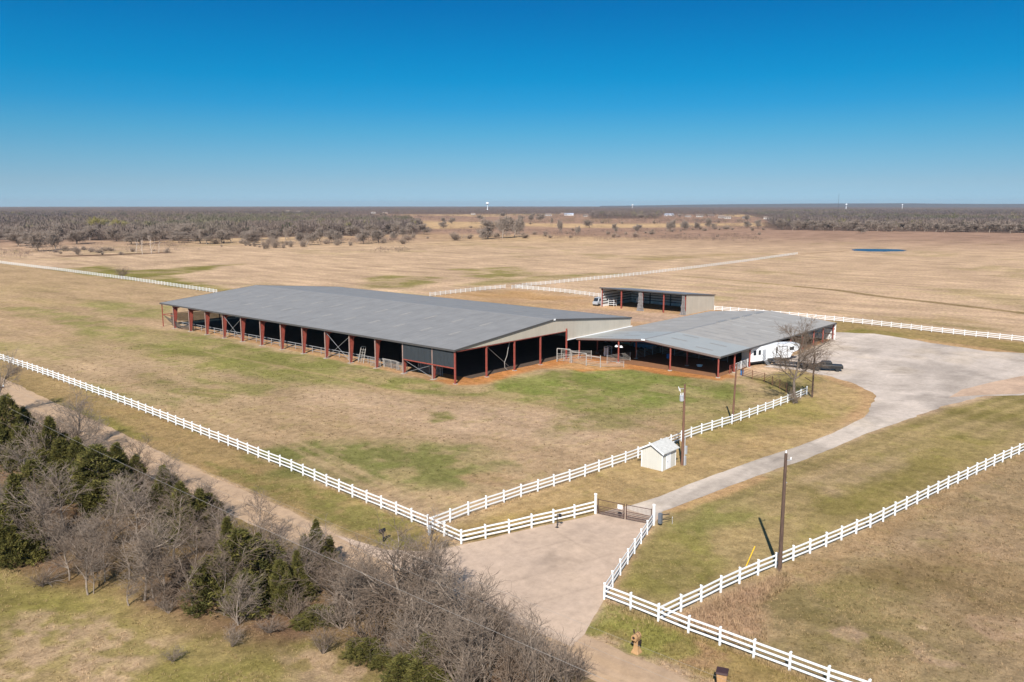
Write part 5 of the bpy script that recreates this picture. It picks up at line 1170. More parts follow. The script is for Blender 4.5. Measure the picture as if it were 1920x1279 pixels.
FIELDBUSH=[(563.1,446.4,4.8,7.8),(489.2,450.0,1.9,3.3),(579.2,444.5,4.2,8.0),(383.6,485.4,2.2,4.4),(753.8,384.8,2.8,3.9),(861.1,333.1,4.2,7.1),(622.3,373.4,4.0,5.4),(731.2,383.0,3.7,5.6),(487.0,442.5,2.9,4.4),(670.6,355.1,1.8,2.6),(502.6,377.4,4.1,6.7),(362.7,459.4,2.5,4.3),(646.6,358.3,3.2,6.4),(540.2,443.1,4.3,5.9),(453.6,411.8,1.6,3.1),(673.6,381.7,2.7,5.0),(850.6,368.6,3.8,6.6),(597.9,430.5,2.2,3.7),(809.2,400.0,2.8,5.4),(680.4,338.5,1.8,3.2),(711.2,269.8,3.9,5.1),(792.7,375.0,4.3,8.8),(738.8,412.7,2.9,5.8),(423.7,456.9,2.6,3.6),(708.7,442.4,2.2,3.4),(453.9,534.0,3.4,6.3),(833.2,377.0,3.6,5.5),(619.9,393.8,4.7,7.3),(383.1,461.7,1.8,3.2),(522.5,369.3,3.1,5.4),(240.2,453.6,3.0,4.4),(280.6,461.2,3.1,3.5),(296.2,437.0,5.0,6.9),(221.5,461.2,2.3,2.2),(281.5,446.1,5.6,7.0),(234.3,431.4,2.0,3.0),(241.6,503.7,6.0,8.7),(257.2,490.5,6.1,8.7),(305.3,432.0,4.7,5.2),(247.8,472.3,4.5,5.2),(269.6,473.4,5.5,7.7),(288.3,412.9,5.4,6.8),(264.8,422.6,4.9,5.7),(250.8,509.4,3.0,2.6),(292.6,402.1,5.0,4.1),(241.4,412.7,4.2,5.1),(278.1,468.7,2.7,2.7),(256.5,455.6,5.5,5.4),(252.0,474.9,2.7,3.0),(241.1,461.2,2.1,3.5),(231.8,418.3,4.5,6.3),(239.1,409.0,2.3,3.2),(237.0,442.5,4.8,4.7),(259.9,500.1,3.1,2.8),(121.5,426.0,2.3,3.3),(142.9,463.8,3.5,6.7),(127.7,485.4,3.3,7.4),(148.1,443.7,4.1,4.6),(109.1,456.9,2.4,2.9),(128.4,416.7,2.7,4.0),(128.5,501.5,4.0,6.9),(175.1,449.7,2.1,2.5),(145.4,483.2,2.2,3.5),(140.7,489.6,1.6,3.5),(121.7,466.8,2.5,4.3),(121.6,485.3,1.7,3.0),(157.6,417.2,3.7,4.9),(112.5,474.5,2.7,4.9),(128.9,447.8,3.3,7.2),(129.9,462.9,3.7,5.1),(123.3,483.5,1.6,3.3),(160.7,440.4,1.8,2.1),(136.4,491.1,2.7,4.8),(137.1,492.7,3.5,4.1),(128.5,480.1,2.5,3.1),(139.5,464.7,3.5,6.2),(410.0,407.2,9.5,15.7),(536.4,410.6,3.6,6.8),(856.0,395.1,6.0,9.7),(865.7,384.0,6.6,15.3),(110.8,436.2,6.8,5.9),(223.9,409.7,8.4,5.8),(236.9,416.6,9.4,8.7),(248.7,414.4,6.9,6.0),(259.0,414.2,5.8,6.5),(441.8,422.0,5.7,9.7),(484.0,391.7,5.3,12.3)]
HOUSE=[(1737,1653),(1697,1331),(1917,1446),(1826,1357),(1679,1192),(1914,1081),(1842,1004),(1789,920),(1807,900),(1670,801),(1611,756),(1638,725),(1851,2904),(2048,3082),(1923,2821),(1758,2085),(1846,2253),(1770,942),(1605,659)]
# ================================================================ vegetation
def perp(d, r2):
    v = Vector((r2.uniform(-1, 1), r2.uniform(-1, 1), r2.uniform(-1, 1)))
    v = v - d * v.dot(d)
    return v.normalized() if v.length > 1e-3 else Vector((1, 0, 0))
SEGN = {0: 5, 1: 4, 2: 3, 3: 2, 4: 1}
def grow(p, d, L, r, lvl, maxl, out, r2, kids, lift, jit, start):
    n = SEGN[lvl]
    for s in range(n):
        d = (d + perp(d, r2) * jit * r2.uniform(.3, 1) + Vector((0, 0, lift[lvl])) * .25).normalized()
        p2 = p + d * (L / n)
        ra, rb = r * (1 - .72 * s / n), r * (1 - .72 * (s + 1) / n)
        out.append((p, p2, ra, rb, lvl))
        if lvl < maxl and s >= start[lvl]:
            k = kids[lvl]; k = int(k) + (r2.random() < k - int(k))
            for _ in range(k):
                a = math.radians(r2.uniform(28, 62))
                dd = (d * math.cos(a) + perp(d, r2) * math.sin(a)).normalized()
                grow(p + (p2 - p) * r2.random(), dd, L * r2.uniform(.5, .78) * (1 - .35 * s / n), rb * r2.uniform(.45, .7), lvl + 1, maxl, out, r2, kids, lift, jit, start)
        p = p2
FLOOR = np.array([1.9, 1.6, 1.35, .85, .6])
def seg_mesh(segs, mat, name, rmin):
    Vs, Fs = [], []; n = 0
    P0 = np.array([s[0] for s in segs]); P1 = np.array([s[1] for s in segs])
    lf = FLOOR[[s[4] for s in segs]]; r0 = np.maximum([s[2] for s in segs], rmin * lf); r1 = np.maximum([s[3] for s in segs], rmin * .7 * lf)
    D = P1 - P0; D /= (np.linalg.norm(D, axis=1, keepdims=True) + 1e-9)
    up = np.where(np.abs(D[:, 2:3]) > .9, np.array([[1., 0, 0]]), np.array([[0, 0, 1.]]))
    A_ = np.cross(D, up); A_ /= np.linalg.norm(A_, axis=1, keepdims=True); B_ = np.cross(D, A_)
    lv = np.array([s[4] for s in segs])
    for sides, sel in ((6, lv <= 1), (3, lv > 1)):
        idx = np.where(sel)[0]
        if not len(idx): continue
        t = 2 * math.pi * np.arange(sides) / sides
        ring = A_[idx][:, None, :] * np.cos(t)[None, :, None] + B_[idx][:, None, :] * np.sin(t)[None, :, None]
        v0 = P0[idx][:, None, :] + ring * r0[idx][:, None, None]; v1 = P1[idx][:, None, :] + ring * r1[idx][:, None, None]
        V_ = np.concatenate([v0, v1], 1).reshape(-1, 3); Vs.append(V_)
        base_ = n + np.arange(len(idx))[:, None] * 2 * sides; k = np.arange(sides)[None, :]; k2 = (k + 1) % sides
        Fs.append(np.stack([base_ + k, base_ + k2, base_ + sides + k2, base_ + sides + k], -1).reshape(-1, 4)); n += len(V_)
    return np_mesh(name, np.vstack(Vs), np.vstack(Fs), mat)
def proto(seed, kind):
    """returns (trunk mesh, crown mesh), base at 0, unit height and unit crown width"""
    r2 = random.Random(seed); out = []
    if kind == 'tree':
        grow(Vector((0, 0, 0)), Vector((r2.uniform(-.12, .12), r2.uniform(-.12, .12), 1)), .8, .020, 0, 4, out, r2, (2.2, 1.7, 1.4, 1.15), (.5, .55, .5, .45, .4), .26, (1, 0, 0, 0)); rm = .0023; split = 1
    elif kind == 'wide':
        grow(Vector((0, 0, 0)), Vector((r2.uniform(-.1, .1), r2.uniform(-.1, .1), 1)), .62, .026, 0, 4, out, r2, (2.9, 1.9, 1.6, 1.4), (.3, .4, .35, .3, .2), .30, (1, 0, 0, 0)); rm = .0019; split = 1
    elif kind == 'shrub':
        for k in range(13):
            a = r2.uniform(0, 6.28); t = r2.uniform(.08, .9)
            grow(Vector((.02 * math.cos(a), .02 * math.sin(a), 0)), Vector((t * math.cos(a), t * math.sin(a), 1)).normalized(), r2.uniform(.5, .95), .010, 1, 4, out, r2, (0, 1.4, 1.2, 1.0), (.4, .5, .55, .5, .4), .14, (0, 1, 0, 0))
        rm = .0034; split = 1
    elif kind == 'far':
        grow(Vector((0, 0, 0)), Vector((r2.uniform(-.12, .12), r2.uniform(-.12, .12), 1)), .70, .026, 0, 3, out, r2, (4.2, 2.6, 3.6), (.4, .12, .15, .1), .3, (1, 0, 0, 0)); rm = .0050; split = 1
    elif kind == 'farbush':
        for k in range(15):
            a = r2.uniform(0, 6.28); t = r2.uniform(.1, 2.0)
            grow(Vector((0, 0, 0)), Vector((t * math.cos(a), t * math.sin(a), 1)).normalized(), r2.uniform(.5, .9), .02, 2, 4, out, r2, (0, 0, 3.2, 3.0), (.3,) * 5, .2, (0, 0, 0, 0))
        rm = .006; split = 2
    elif kind == 'dead':
        grow(Vector((0, 0, 0)), Vector((r2.uniform(-.25, .25), r2.uniform(-.25, .25), 1)), .9, .030, 0, 2, out, r2, (1.1, .8), (.5, .4, .3), .3, (1, 1, 0)); rm = .006; split = 0
    E_ = np.array([s[1] for s in out]); h = E_[:, 2].max(); w = 2 * np.percentile(np.hypot(E_[:, 0], E_[:, 1]), 96)
    sc_ = np.array([1 / w, 1 / w, 1 / h])
    o2 = [(np.array(a) * sc_, np.array(b_) * sc_, ra, rb, l) for a, b_, ra, rb, l in out]
    tr_ = [s for s in o2 if s[4] <= split]; cr_ = [s for s in o2 if s[4] > split]
    return tr_, cr_, rm
def proto_mesh(seed, kind, mt, mc):
    tr_, cr_, rm = proto(seed, kind)
    return (seg_mesh(tr_, M[mt], 'trunk', rm * 1.3), seg_mesh(cr_, M[mc], 'crown', rm))
def yard_proto():
    r2 = random.Random(77); out = []
    grow(Vector((0, 0, 0)), Vector((.04, -.03, 1)), .72, .022, 0, 4, out, r2, (3.2, 2.1, 2.0, 1.9), (.45, .3, .3, .25, .2), .28, (2, 0, 0, 0))
    E_ = np.array([s[1] for s in out]); h = E_[:, 2].max(); w = 2 * np.percentile(np.hypot(E_[:, 0], E_[:, 1]), 97); sc_ = np.array([1 / w, 1 / w, 1 / h])
    o2 = [(np.array(a) * sc_, np.array(b_) * sc_, ra, rb, l) for a, b_, ra, rb, l in out]
    return (seg_mesh([s for s in o2 if s[4] <= 1], M['barkdark'], 'trunk', .0028), seg_mesh([s for s in o2 if s[4] > 1], M['twig_b'], 'crown', .0016))
PR = {
 'yard': [yard_proto()],
 'tree': [proto_mesh(11, 'tree', 'bark', 'twig_a'), proto_mesh(12, 'tree', 'bark', 'twig_b'), proto_mesh(13, 'tree', 'bark', 'twig_a')],
 'wide': [proto_mesh(24, 'wide', 'bark', 'twig_a'), proto_mesh(22, 'wide', 'barkdark', 'twig_b')],
 'shrub': [proto_mesh(31, 'shrub', 'twig_a', 'twig_a'), proto_mesh(32, 'shrub', 'twig_b', 'twig_b'), proto_mesh(33, 'shrub', 'twig_a', 'twig_b')],
 'far': [proto_mesh(k, 'far', 'bark', 'twig_far') for k in (41, 42, 43, 44)],
 'farbush': [proto_mesh(k, 'farbush', 'brush', 'brush') for k in (51, 52)],
 'willow': [proto_mesh(61, 'far', 'barkdark', 'willow')],
 'dead': [proto_mesh(k, 'dead', 'deadwood', 'deadwood') for k in (71, 72)],
}
vr = random.Random(99)
def ordn(k):
    return '%d%s' % (k, 'th' if 10 <= k % 100 <= 20 else {1: 'st', 2: 'nd', 3: 'rd'}.get(k % 10, 'th'))
def bearing(p): 
    d = np.array([p[0] - CAM.x, p[1] - CAM.y]); return math.atan2(d @ RGT, d @ FWD)
def plant(kind, name, lst, cat, group, label, pick=None, label1=None):
    lst = sorted(lst, key=bearing)
    for k, (x, y, h, w) in enumerate(lst):
        pm = PR[kind][pick if pick is not None else vr.randrange(len(PR[kind]))]
        size = 'tall' if h > 1.25 * np.mean([t[2] for t in lst]) else 'low' if h < .75 * np.mean([t[2] for t in lst]) else 'middling'
        t = empty(name, (x, y, 0), vr.uniform(0, 6.28), label1 or label.format(size=size, nth=ordn(k + 1)), cat, group)
        t.scale = (w, w, h)
        link('trunk', pm[0], t); link('crown', pm[1], t)
def toroad(l, u=-58.6):   # keep roots off the road: step back along the verge, a little taller
    out = []
    for x, y, h, w in l:
        if x > u: y -= (x - u) * 1.0 * .75; h *= 1 + (x - u) * .05; x = u - vr.uniform(0, 1)
        out.append((x, y, h, w))
    return out
XB = [(-59.6 + vr.uniform(-1.2, .8), 22 - 6.2 * k + vr.uniform(-2, 2), vr.uniform(3.8, 5.2), vr.uniform(3.2, 4.6)) for k in range(11)] + [(-69.2 - .28 * k + vr.uniform(-1.2, 1.2), -45.5 + 2.05 * k + vr.uniform(-.8, .8), vr.uniform(4.2, 6.6), vr.uniform(2.6, 4.2)) for k in range(15)] + [(-62 + vr.uniform(-3, 2), -66 + 1.6 * k, vr.uniform(4.5, 6.5), vr.uniform(3.5, 5)) for k in range(10)]
BARE_ = XB + toroad([b_ for b_ in BARE if b_[3] < 8]); BIG = [(-59.4, 6.6, 8.4, 9.0), (-59.6, 35.0, 10.4, 8.3)] + [b_ for b_ in BARE if b_[3] >= 8 and b_[0] < -60]
BARE_ = [(x - (2.0 if -52 < y < -38 and x > -61 else 0), y, h * (.85 if -52 < y < -38 and x > -62 else 1.12 if x > -63 else 1.05), w * 1.12) for x, y, h, w in BARE_]
plant('tree', 'bare_tree', BARE_, 'bare tree', 'bare trees of the roadside thicket', '{size} bare grey tree of the roadside thicket, {nth} of the slim ones from the left')
plant('wide', 'bare_tree', BIG, 'bare tree', 'broad bare trees of the roadside thicket', '{size} broad bare tree of the roadside thicket, {nth} of the broad crowns from the left')
plant('shrub', 'bare_shrub', [(x - (1.5 if -52 < y < -38 else 0), y, h * (.85 if -54 < y < -36 else 1.12), w * (.95 if -54 < y < -36 else 1.15)) for x, y, h, w in toroad(SHRUB)] + [(-66 + vr.uniform(-6, 5), -64 + 3.1 * k + vr.uniform(-1, 1), vr.uniform(1.6, 3.0), vr.uniform(2.4, 4.0)) for k in range(14)], 'shrub', 'leafless shrubs of the roadside thicket', '{size} leafless many-stemmed shrub of the roadside thicket, {nth} from the left')
plant('shrub', 'bare_shrub', [b_ for b_ in SMALLBUSH if b_[0] < -60], 'shrub', 'small leafless bushes in the meadow', '{size} thin leafless bush in the lower left meadow, {nth} from the left')
plant('yard', 'bare_tree', [(24.9, -49.6, 13.4, 12.5)], 'bare tree', None, '', 0, 'bare yard tree with spreading crown at the end of the inner white fence')
plant('shrub', 'bare_shrub', [(24.2, -49.4, 2.6, 3.0)], 'shrub', None, '', 0, 'dark leafless bush round the foot of the bare yard tree')
plant('shrub', 'lone_shrub', [LONESHRUB[0]], 'shrub', None, '', 2, 'lone dark bare shrub on the green patch by the distant left fence')
plant('dead', 'dead_tree', DEADTREE, 'dead tree', 'bleached dead trees', '{size} bleached dead tree by the brown creek line, {nth} from the left')
plant('far', 'far_tree', WOODEDGE_L + [(-CAM.x * 0 + x_ + vr.uniform(-12, 12), y_ + vr.uniform(-12, 12), vr.uniform(9, 14), vr.uniform(13, 19)) for x_, y_ in ((60,560),(90,600),(130,560),(160,610),(190,560),(215,600),(178,640),(140,620),(100,540),(235,505),(262,470),(205,530),(290,430),(330,440))], 'bare tree', 'bare trees along the left wood edge', '{size} bare tree along the front edge of the left wood, {nth} from the left')
plant('far', 'far_tree', WOODEDGE_R, 'bare tree', 'bare trees along the right wood edge', '{size} bare tree along the front edge of the right wood, {nth} from the left')
def ahead(n, b0, b1, r0, r1, f, seed):
    q_ = random.Random(seed); out = []
    for _ in range(n):
        b_ = math.radians(q_.uniform(b0, b1)); rr_ = math.exp(q_.uniform(math.log(r0), math.log(r1))); s_ = f(q_)
        out.append((CAM.x + rr_ * (math.cos(b_) * FWD[0] + math.sin(b_) * RGT[0]), CAM.y + rr_ * (math.cos(b_) * FWD[1] + math.sin(b_) * RGT[1]), s_, s_ * q_.uniform(1.1, 1.8)))
    return out
FIELDBUSH = FIELDBUSH + ahead(22, -9, 17, 760, 1500, lambda q_: q_.uniform(3, 7), 3) + ahead(12, -18, -6, 640, 800, lambda q_: q_.uniform(3, 8), 4)
FIELD = FIELD + ahead(10, -5, 17, 900, 2200, lambda q_: q_.uniform(8, 14), 5)
plant('far', 'far_tree', FIELD, 'bare tree', 'bare trees standing in the far fields', '{size} bare tree standing clear in the far fields, {nth} from the left')
plant('willow', 'willow_tree', [(x, y, h * 1.45, w) for x, y, h, w in YELLOW], 'willow', 'yellow green willows', 'yellow green willow crown in the left wood, {nth} from the left', 0)
plant('farbush', 'far_bush', FIELDBUSH, 'bush', 'brown bushes in the far fields', '{size} brown bush in the far fields, {nth} from the left')

# cedars -------------------------------------------------------------
def cedar_proto(seed, n=1300, blades=30, cone=1.0):
    r = np.random.default_rng(seed); pr = random.Random(seed)
    lead = [(0, 0, 1.0, .70)] + [(.30 * math.cos(a), .30 * math.sin(a), pr.uniform(.42, .86), pr.uniform(.40, .62)) for a in [pr.uniform(0, 6.28) + 1.3 * k for k in range(5)]]
    wgt = np.array([l[2] * l[3] for l in lead]); li = r.choice(len(lead), n, p=wgt / wgt.sum()); LD = np.array(lead)[li]
    z = r.uniform(.0, 1, n) ** .85; th = r.uniform(0, 2 * math.pi, n)
    prof = .5 * np.clip(1.1 * (1 - z) ** (.8 * cone), 0, 1) * np.clip(.6 + z * 3, 0, 1) * LD[:, 3]
    tier = .72 + .5 * vnoise(th * 1.4 + li * 7.1, z * 9 + seed, seed)          # ragged boughs with gaps between them
    rr = prof * tier * np.sqrt(r.uniform(.2, 1, n))
    C_ = np.stack([LD[:, 0] + rr * np.cos(th), LD[:, 1] + rr * np.sin(th), z * .97 * LD[:, 2] + .02], -1)
    out = np.stack([np.cos(th), np.sin(th), np.full(n, .75)], -1)
    cl = np.repeat(C_, blades, 0); od = np.repeat(out, blades, 0) + r.normal(0, .55, (n * blades, 3))
    od /= np.linalg.norm(od, axis=1, keepdims=True)
    b0 = cl + r.normal(0, .018, cl.shape); L_ = r.uniform(.022, .062, (len(cl), 1)); wv = np.cross(od, r.normal(0, 1, cl.shape)); wv /= np.linalg.norm(wv, axis=1, keepdims=True)
    w_ = L_ * r.uniform(.09, .17, L_.shape)
    V_ = np.stack([b0 - wv * w_, b0 + wv * w_, b0 + od * L_], 1).reshape(-1, 3)
    F_ = np.arange(len(V_)).reshape(-1, 3)
    cb = np.repeat(r.uniform(0, 1, n), blades) ; base_ = np.array((.070, .070, .020)); alt = np.array((.165, .140, .036)); br_ = np.array((.085, .062, .026))
    c_ = base_ + (alt - base_) * cb[:, None] * .8; c_ = np.where(r.uniform(0, 1, len(c_))[:, None] < .06, br_, c_) * r.uniform(.7, 1.25, (len(c_), 1))
    return np_mesh('crown', V_, F_, M['leaf'], np.repeat(c_, 3, 0))
CE = [cedar_proto(1), cedar_proto(2, cone=.7), cedar_proto(3, cone=1.1), cedar_proto(4, 1100, 28, .55)]
q = MB(); q.tube((0, 0, 0), (0, 0, .85), .022, .004, 7)
for k in range(14):
    a = k * 2.4; z = .12 + .05 * k; q.tube((0, 0, z), (.34 * (1 - z) * math.cos(a), .34 * (1 - z) * math.sin(a), z + .08), .006, .002, 4, False)
me_ct = q.mesh('trunk', M['barkdark'])
CEDAR = CEDAR + [(-63.4,2.5,5.7,4.3),(-64.0,-6.5,5.1,4.6),(-62.3,-12.3,5.2,4.4),(-61.7,-21.2,4.6,2.9),(-64.3,-42.0,4.1,3.3),(-63.4,-45.9,3.5,2.2),(-64.6,-37.9,4.4,3.0)]
CEDAR = [((c[0] + 1.5, c[1], c[2] * .62, c[3] * .85) if c[1] < -48 else c) for c in CEDAR]
cl_ = sorted([(min(c[0], -59.5),) + c[1:] for c in CEDAR], key=bearing)
for k, (x, y, h, w) in enumerate(cl_):
    size = 'large' if h > 5 else 'low spreading' if h < 3 else 'middling'
    t = empty('cedar_tree', (x, y, 0), vr.uniform(0, 6.28), '%s dark green cedar in the roadside thicket, %s cedar from the left' % (size, ordn(k + 1)), 'cedar', 'cedars in the roadside thicket')
    t.scale = (w * 1.35, w * 1.35, h * 1.08)
    link('trunk', me_ct, t); link('crown', CE[k % 4 if h > 3 else 3], t)

# fallen branch in the meadow
fbz = empty('fallen_branch', (-76.0, -28.6, 0), 0, 'grey fallen branch and dead brush lying in the lower left meadow', 'fallen branch')
sg = []; r2 = random.Random(5)
for k in range(5):
    a = r2.uniform(-.6, .8)
    grow(Vector((0, 0, .1)), Vector((math.cos(a), math.sin(a), .25)).normalized(), r2.uniform(1.6, 3.0), .05, 2, 4, sg, r2, (0, 0, 2.2, 1.8), (0, 0, .05, .05, 0), .25, (0, 0, 0, 0))
o = link('limb', seg_mesh([s for s in sg if s[4] == 2], M['bark'], 'limb', .02), fbz)
o = link('twig_cluster', seg_mesh([s for s in sg if s[4] > 2], M['twig_a'], 'twig_cluster', .010), fbz)

# ---------------------------------------------------------------- far woods: one mass
def slivers(pts, h, w, n, rg, tint):
    """thin upright twig faces filling every crown"""
    m = len(pts); P_ = np.repeat(pts, n, 0); H_ = np.repeat(h, n); W_ = np.repeat(w, n); k = m * n
    th = rg.uniform(0, 2 * math.pi, k); ph = rg.uniform(-.25, 1, k); rr = rg.uniform(.35, 1, k) ** .5
    cx = np.cos(th) * np.sqrt(1 - np.clip(ph, 0, 1) ** 2) * rr * W_ * .5; cy = np.sin(th) * np.sqrt(1 - np.clip(ph, 0, 1) ** 2) * rr * W_ * .5; cz = H_ * (.50 + .42 * ph * rr)
    c0 = np.stack([P_[:, 0] + cx * .75, P_[:, 1] + cy * .75, cz - H_ * .10], -1)
    d = np.stack([cx, cy, .8 * W_ * (.25 + np.clip(ph, 0, 1))], -1) + rg.normal(0, .12, (k, 3)) * W_[:, None]
    d /= np.linalg.norm(d, axis=1, keepdims=True)
    L_ = (H_ * rg.uniform(.10, .24, k))[:, None]
    s = np.cross(d, rg.normal(0, 1, (k, 3))); s /= np.linalg.norm(s, axis=1, keepdims=True)
    ws = (H_ * rg.uniform(.014, .038, k))[:, None]
    V_ = np.stack([c0 - s * ws, c0 + s * ws, c0 + d * L_], 1).reshape(-1, 3)
    c_ = np.repeat(tint, n, 0) * rg.uniform(.75, 1.25, (k, 1))
    # trunks
    tw = (h * .016)[:, None]; a = rg.uniform(0, 3.14, m); ax = np.stack([np.cos(a), np.sin(a), np.zeros(m)], -1)
    b0 = np.c_[pts, np.zeros(m)]; tp_ = b0 + np.stack([rg.normal(0, .3, m), rg.normal(0, .3, m), h * .75], -1)
    Vt = np.concatenate([np.stack([b0 - ax * tw, b0 + ax * tw, tp_], 1), np.stack([b0 - ax[:, [1, 0, 2]] * tw * [1, -1, 1], b0 + ax[:, [1, 0, 2]] * tw * [1, -1, 1], tp_], 1)], 0).reshape(-1, 3)
    ct = np.tile(np.array([[.085, .068, .06]]), (2 * m, 1))
    return np.vstack([V_, Vt]), np.vstack([np.repeat(c_, 3, 0), np.repeat(ct, 3, 0)])
def wood_tint(x, y, rg):
    n = len(x); a = np.array((.165, .126, .104)); b_ = np.array((.125, .100, .094)); g_ = np.array((.11, .115, .06)); dk = np.array((.055, .062, .035)); ol = np.array((.17, .145, .075))
    t = smooth(.35, .65, fbm(x, y, 420, 5, 3))[:, None]; c_ = a * (1 - t) + b_ * t; u_ = rg.uniform(0, 1, n)[:, None]
    c_ = np.where(u_ < .05, ol, c_); c_ = np.where(u_ > .975, dk, c_); gz = smooth(.62, .72, fbm(x, y, 300, 9, 2))[:, None] * .5
    return (c_ * (1 - gz) + g_ * gz) * rg.uniform(.8, 1.2, (n, 1))
def wood(name, label, polys, n, r0, r1, a0, a1, nb, hm, wm, seed, holes=()):
    rg = np.random.default_rng(seed); m = n * 4
    az = np.radians(rg.uniform(a0, a1, m)); rr = np.exp(rg.uniform(math.log(r0), math.log(r1), m))
    x = CAM.x + rr * (np.cos(az) * FWD[0] + np.sin(az) * RGT[0]); y = CAM.y + rr * (np.cos(az) * FWD[1] + np.sin(az) * RGT[1])
    ok = np.zeros(m, bool)
    for P_ in polys: ok |= sdpoly(x, y, P_) > 2
    for P_ in holes: ok &= ~(sdpoly(x, y, P_) > -10)
    x, y, rr = x[ok][:n], y[ok][:n], rr[ok][:n]
    h = hm * rg.uniform(.75, 1.2, len(x)) * (.85 + .3 * fbm(x, y, 120, 3, 2)); w = wm * rg.uniform(.8, 1.3, len(x)) * np.clip(rr / 1800, 1, 2.2)
    V_, C_ = slivers(np.c_[x, y], h, w, nb, rg, wood_tint(x, y, rg))
    o = link(name, np_mesh(name, V_, np.arange(len(V_)).reshape(-1, 3), M['twigs'], C_)); return tag(o, label, 'woodland', kind='stuff')
WL = [(118,775),(238,604),(303,620),(406,582),(501,562),(625,680),(862,965),(1163,1520),(1563,2080),(900,3100),(-400,3300),(-500,1600)]
WR = [(898,330),(920,230),(940,160),(962,43),(990,-60),(1150,-400),(6000,-200),(5614,676),(3103,1464),(1620,650),(1200,480)]
GR = [(1412,985),(1513,869),(1900,1090),(2231,1300),(1970,1385)]
wood('left_wood', 'grey brown bare wood filling the left middle distance', [WL], 6500, 560, 3200, -36, 2, 72, 13, 15, 1)
wood('right_wood', 'grey brown bare wood along the far right edge of the tan field', [WR], 5600, 880, 4200, 4, 38, 64, 13, 16, 2)
wood('far_grove', 'dark bare grove beyond the far fields in the middle', [GR], 420, 1700, 2600, -2, 16, 44, 15, 15, 3)
BELT = [(CAM.x + r_ * (math.cos(a) * FWD[0] + math.sin(a) * RGT[0]), CAM.y + r_ * (math.cos(a) * FWD[1] + math.sin(a) * RGT[1])) for a, r_ in
        [(math.radians(t), 2750) for t in range(-40, 42, 4)] + [(math.radians(t), 11500) for t in range(40, -42, -4)]]
wood('horizon_wood', 'purplish belt of bare woods reaching to the horizon', [BELT], 9000, 2750, 11000, -38, 38, 15, 13, 17, 4)
def patch(name, label, ctr, sx, sy, n, h, w, seed):
    rg = np.random.default_rng(seed); p = np.c_[ctr[0] + rg.normal(0, sx, n), ctr[1] + rg.normal(0, sy, n)]
    V_, C_ = slivers(p, h * rg.uniform(.7, 1.2, n), w * rg.uniform(.7, 1.3, n), 40, rg, wood_tint(p[:, 0], p[:, 1], rg))
    tag(link(name, np_mesh(name, V_, np.arange(len(V_)).reshape(-1, 3), M['twigs'], C_)), label, 'woodland', kind='stuff')
patch('village_wood', 'bare trees scattered among the distant houses', (1700, 960), 150, 190, 150, 11, 12, 8)
patch('creek_brush', 'low brown brush along the creek left of the dead trees', (128, 468), 22, 26, 120, 2.2, 3.4, 9)
patch('fence_row_brush', 'row of thin bare brush before the houses', (1230, 620), 60, 60, 70, 7, 9, 10)

# ---------------------------------------------------------------- houses, water towers, mast, hills
hr = random.Random(3)
HW = [('housewall', 'houseroof', 'white house with brown roof'), ('brick', 'houseroof', 'brick house with brown roof'), ('whitepaint', 'metalroof', 'white building with pale metal roof')]
hs = sorted(HOUSE, key=bearing)
for k, (x, y) in enumerate(hs):
    wv, rv, lb = HW[2] if (x, y) in ((1914,1081),(1826,1357)) else HW[hr.randrange(2)] if k % 3 else HW[0]
    L_, W_, H_ = (26, 10, 3.2) if wv == 'whitepaint' else (hr.uniform(11, 18), hr.uniform(7, 10), hr.uniform(2.6, 3.6))
    t = empty('house', (x, y, 0), math.radians(-49 + hr.uniform(-25, 25)), 'distant %s, %s building from the left on the skyline fields' % (lb, ordn(k + 1)), 'house', 'distant houses before the horizon woods')
    q = MB(); q.prism([(-W_/2, 0), (W_/2, 0), (W_/2, H_), (0, H_ + W_*.28), (-W_/2, H_)], 0, -L_/2, L_/2); q.build('wall', M[wv], t)
    q = MB(); q.prism([(-W_/2-.5, H_-.1), (0, H_+W_*.3), (W_/2+.5, H_-.1), (W_/2+.5, H_+.2), (0, H_+W_*.3+.35), (-W_/2-.5, H_+.2)], 0, -L_/2-.6, L_/2+.6); q.build('roof', M[rv], t)
    q = MB()
    for xx in (-.3, 0, .3): q.box(xx*L_-.9, xx*L_+.9, -W_/2-.06, -W_/2-.01, 1, 2.4)
    q.build('window', M['glass'], t)
for (x, y, h, s, lb) in ((3725, 3427, 46, 1.25, 'white water tower standing above the middle horizon'), (6511, 2209, 38, .95, 'faint white water tower above the right horizon near the mast'), (7591, 2109, 34, .85, 'faint far water tower above the right horizon, rightmost of the towers'), (6625, 4237, 34, 1.1, 'faint far water tower right of the middle horizon')):
    t = empty('water_tower', (x, y, 0), 0, lb, 'water tower', 'water towers on the horizon')
    q = MB(); q.lathe([(1.5*s, h-14*s), (5*s, h-11.5*s), (7.6*s, h-8*s), (8.2*s, h-5.5*s), (7.4*s, h-2.6*s), (4.5*s, h-.6*s), (.3, h)], 20); q.build('tank', M['whitepaint'], t)
    q = MB(); q.lathe([(5, 0), (2.6, 4), (1.9, 8), (1.6, h-13.5*s)], 14); q.build('stem', M['whitepaint'], t)
t = empty('radio_mast', (4138, 1420, 0), 0, 'thin grey radio mast above the right horizon', 'mast')
q = MB()
for k in range(3):
    a = k * 2.094; q.tube((1.1*math.cos(a), 1.1*math.sin(a), 0), (1.1*math.cos(a), 1.1*math.sin(a), 82), .22, n=5)
q.build('lattice', M['trim'], t)
q = MB(); q.tube((0, 0, 82), (0, 0, 88), .25, n=5); q.build('antenna', M['trim'], t)
rg = np.random.default_rng(12); xs = np.radians(np.linspace(6, 42, 90)); 
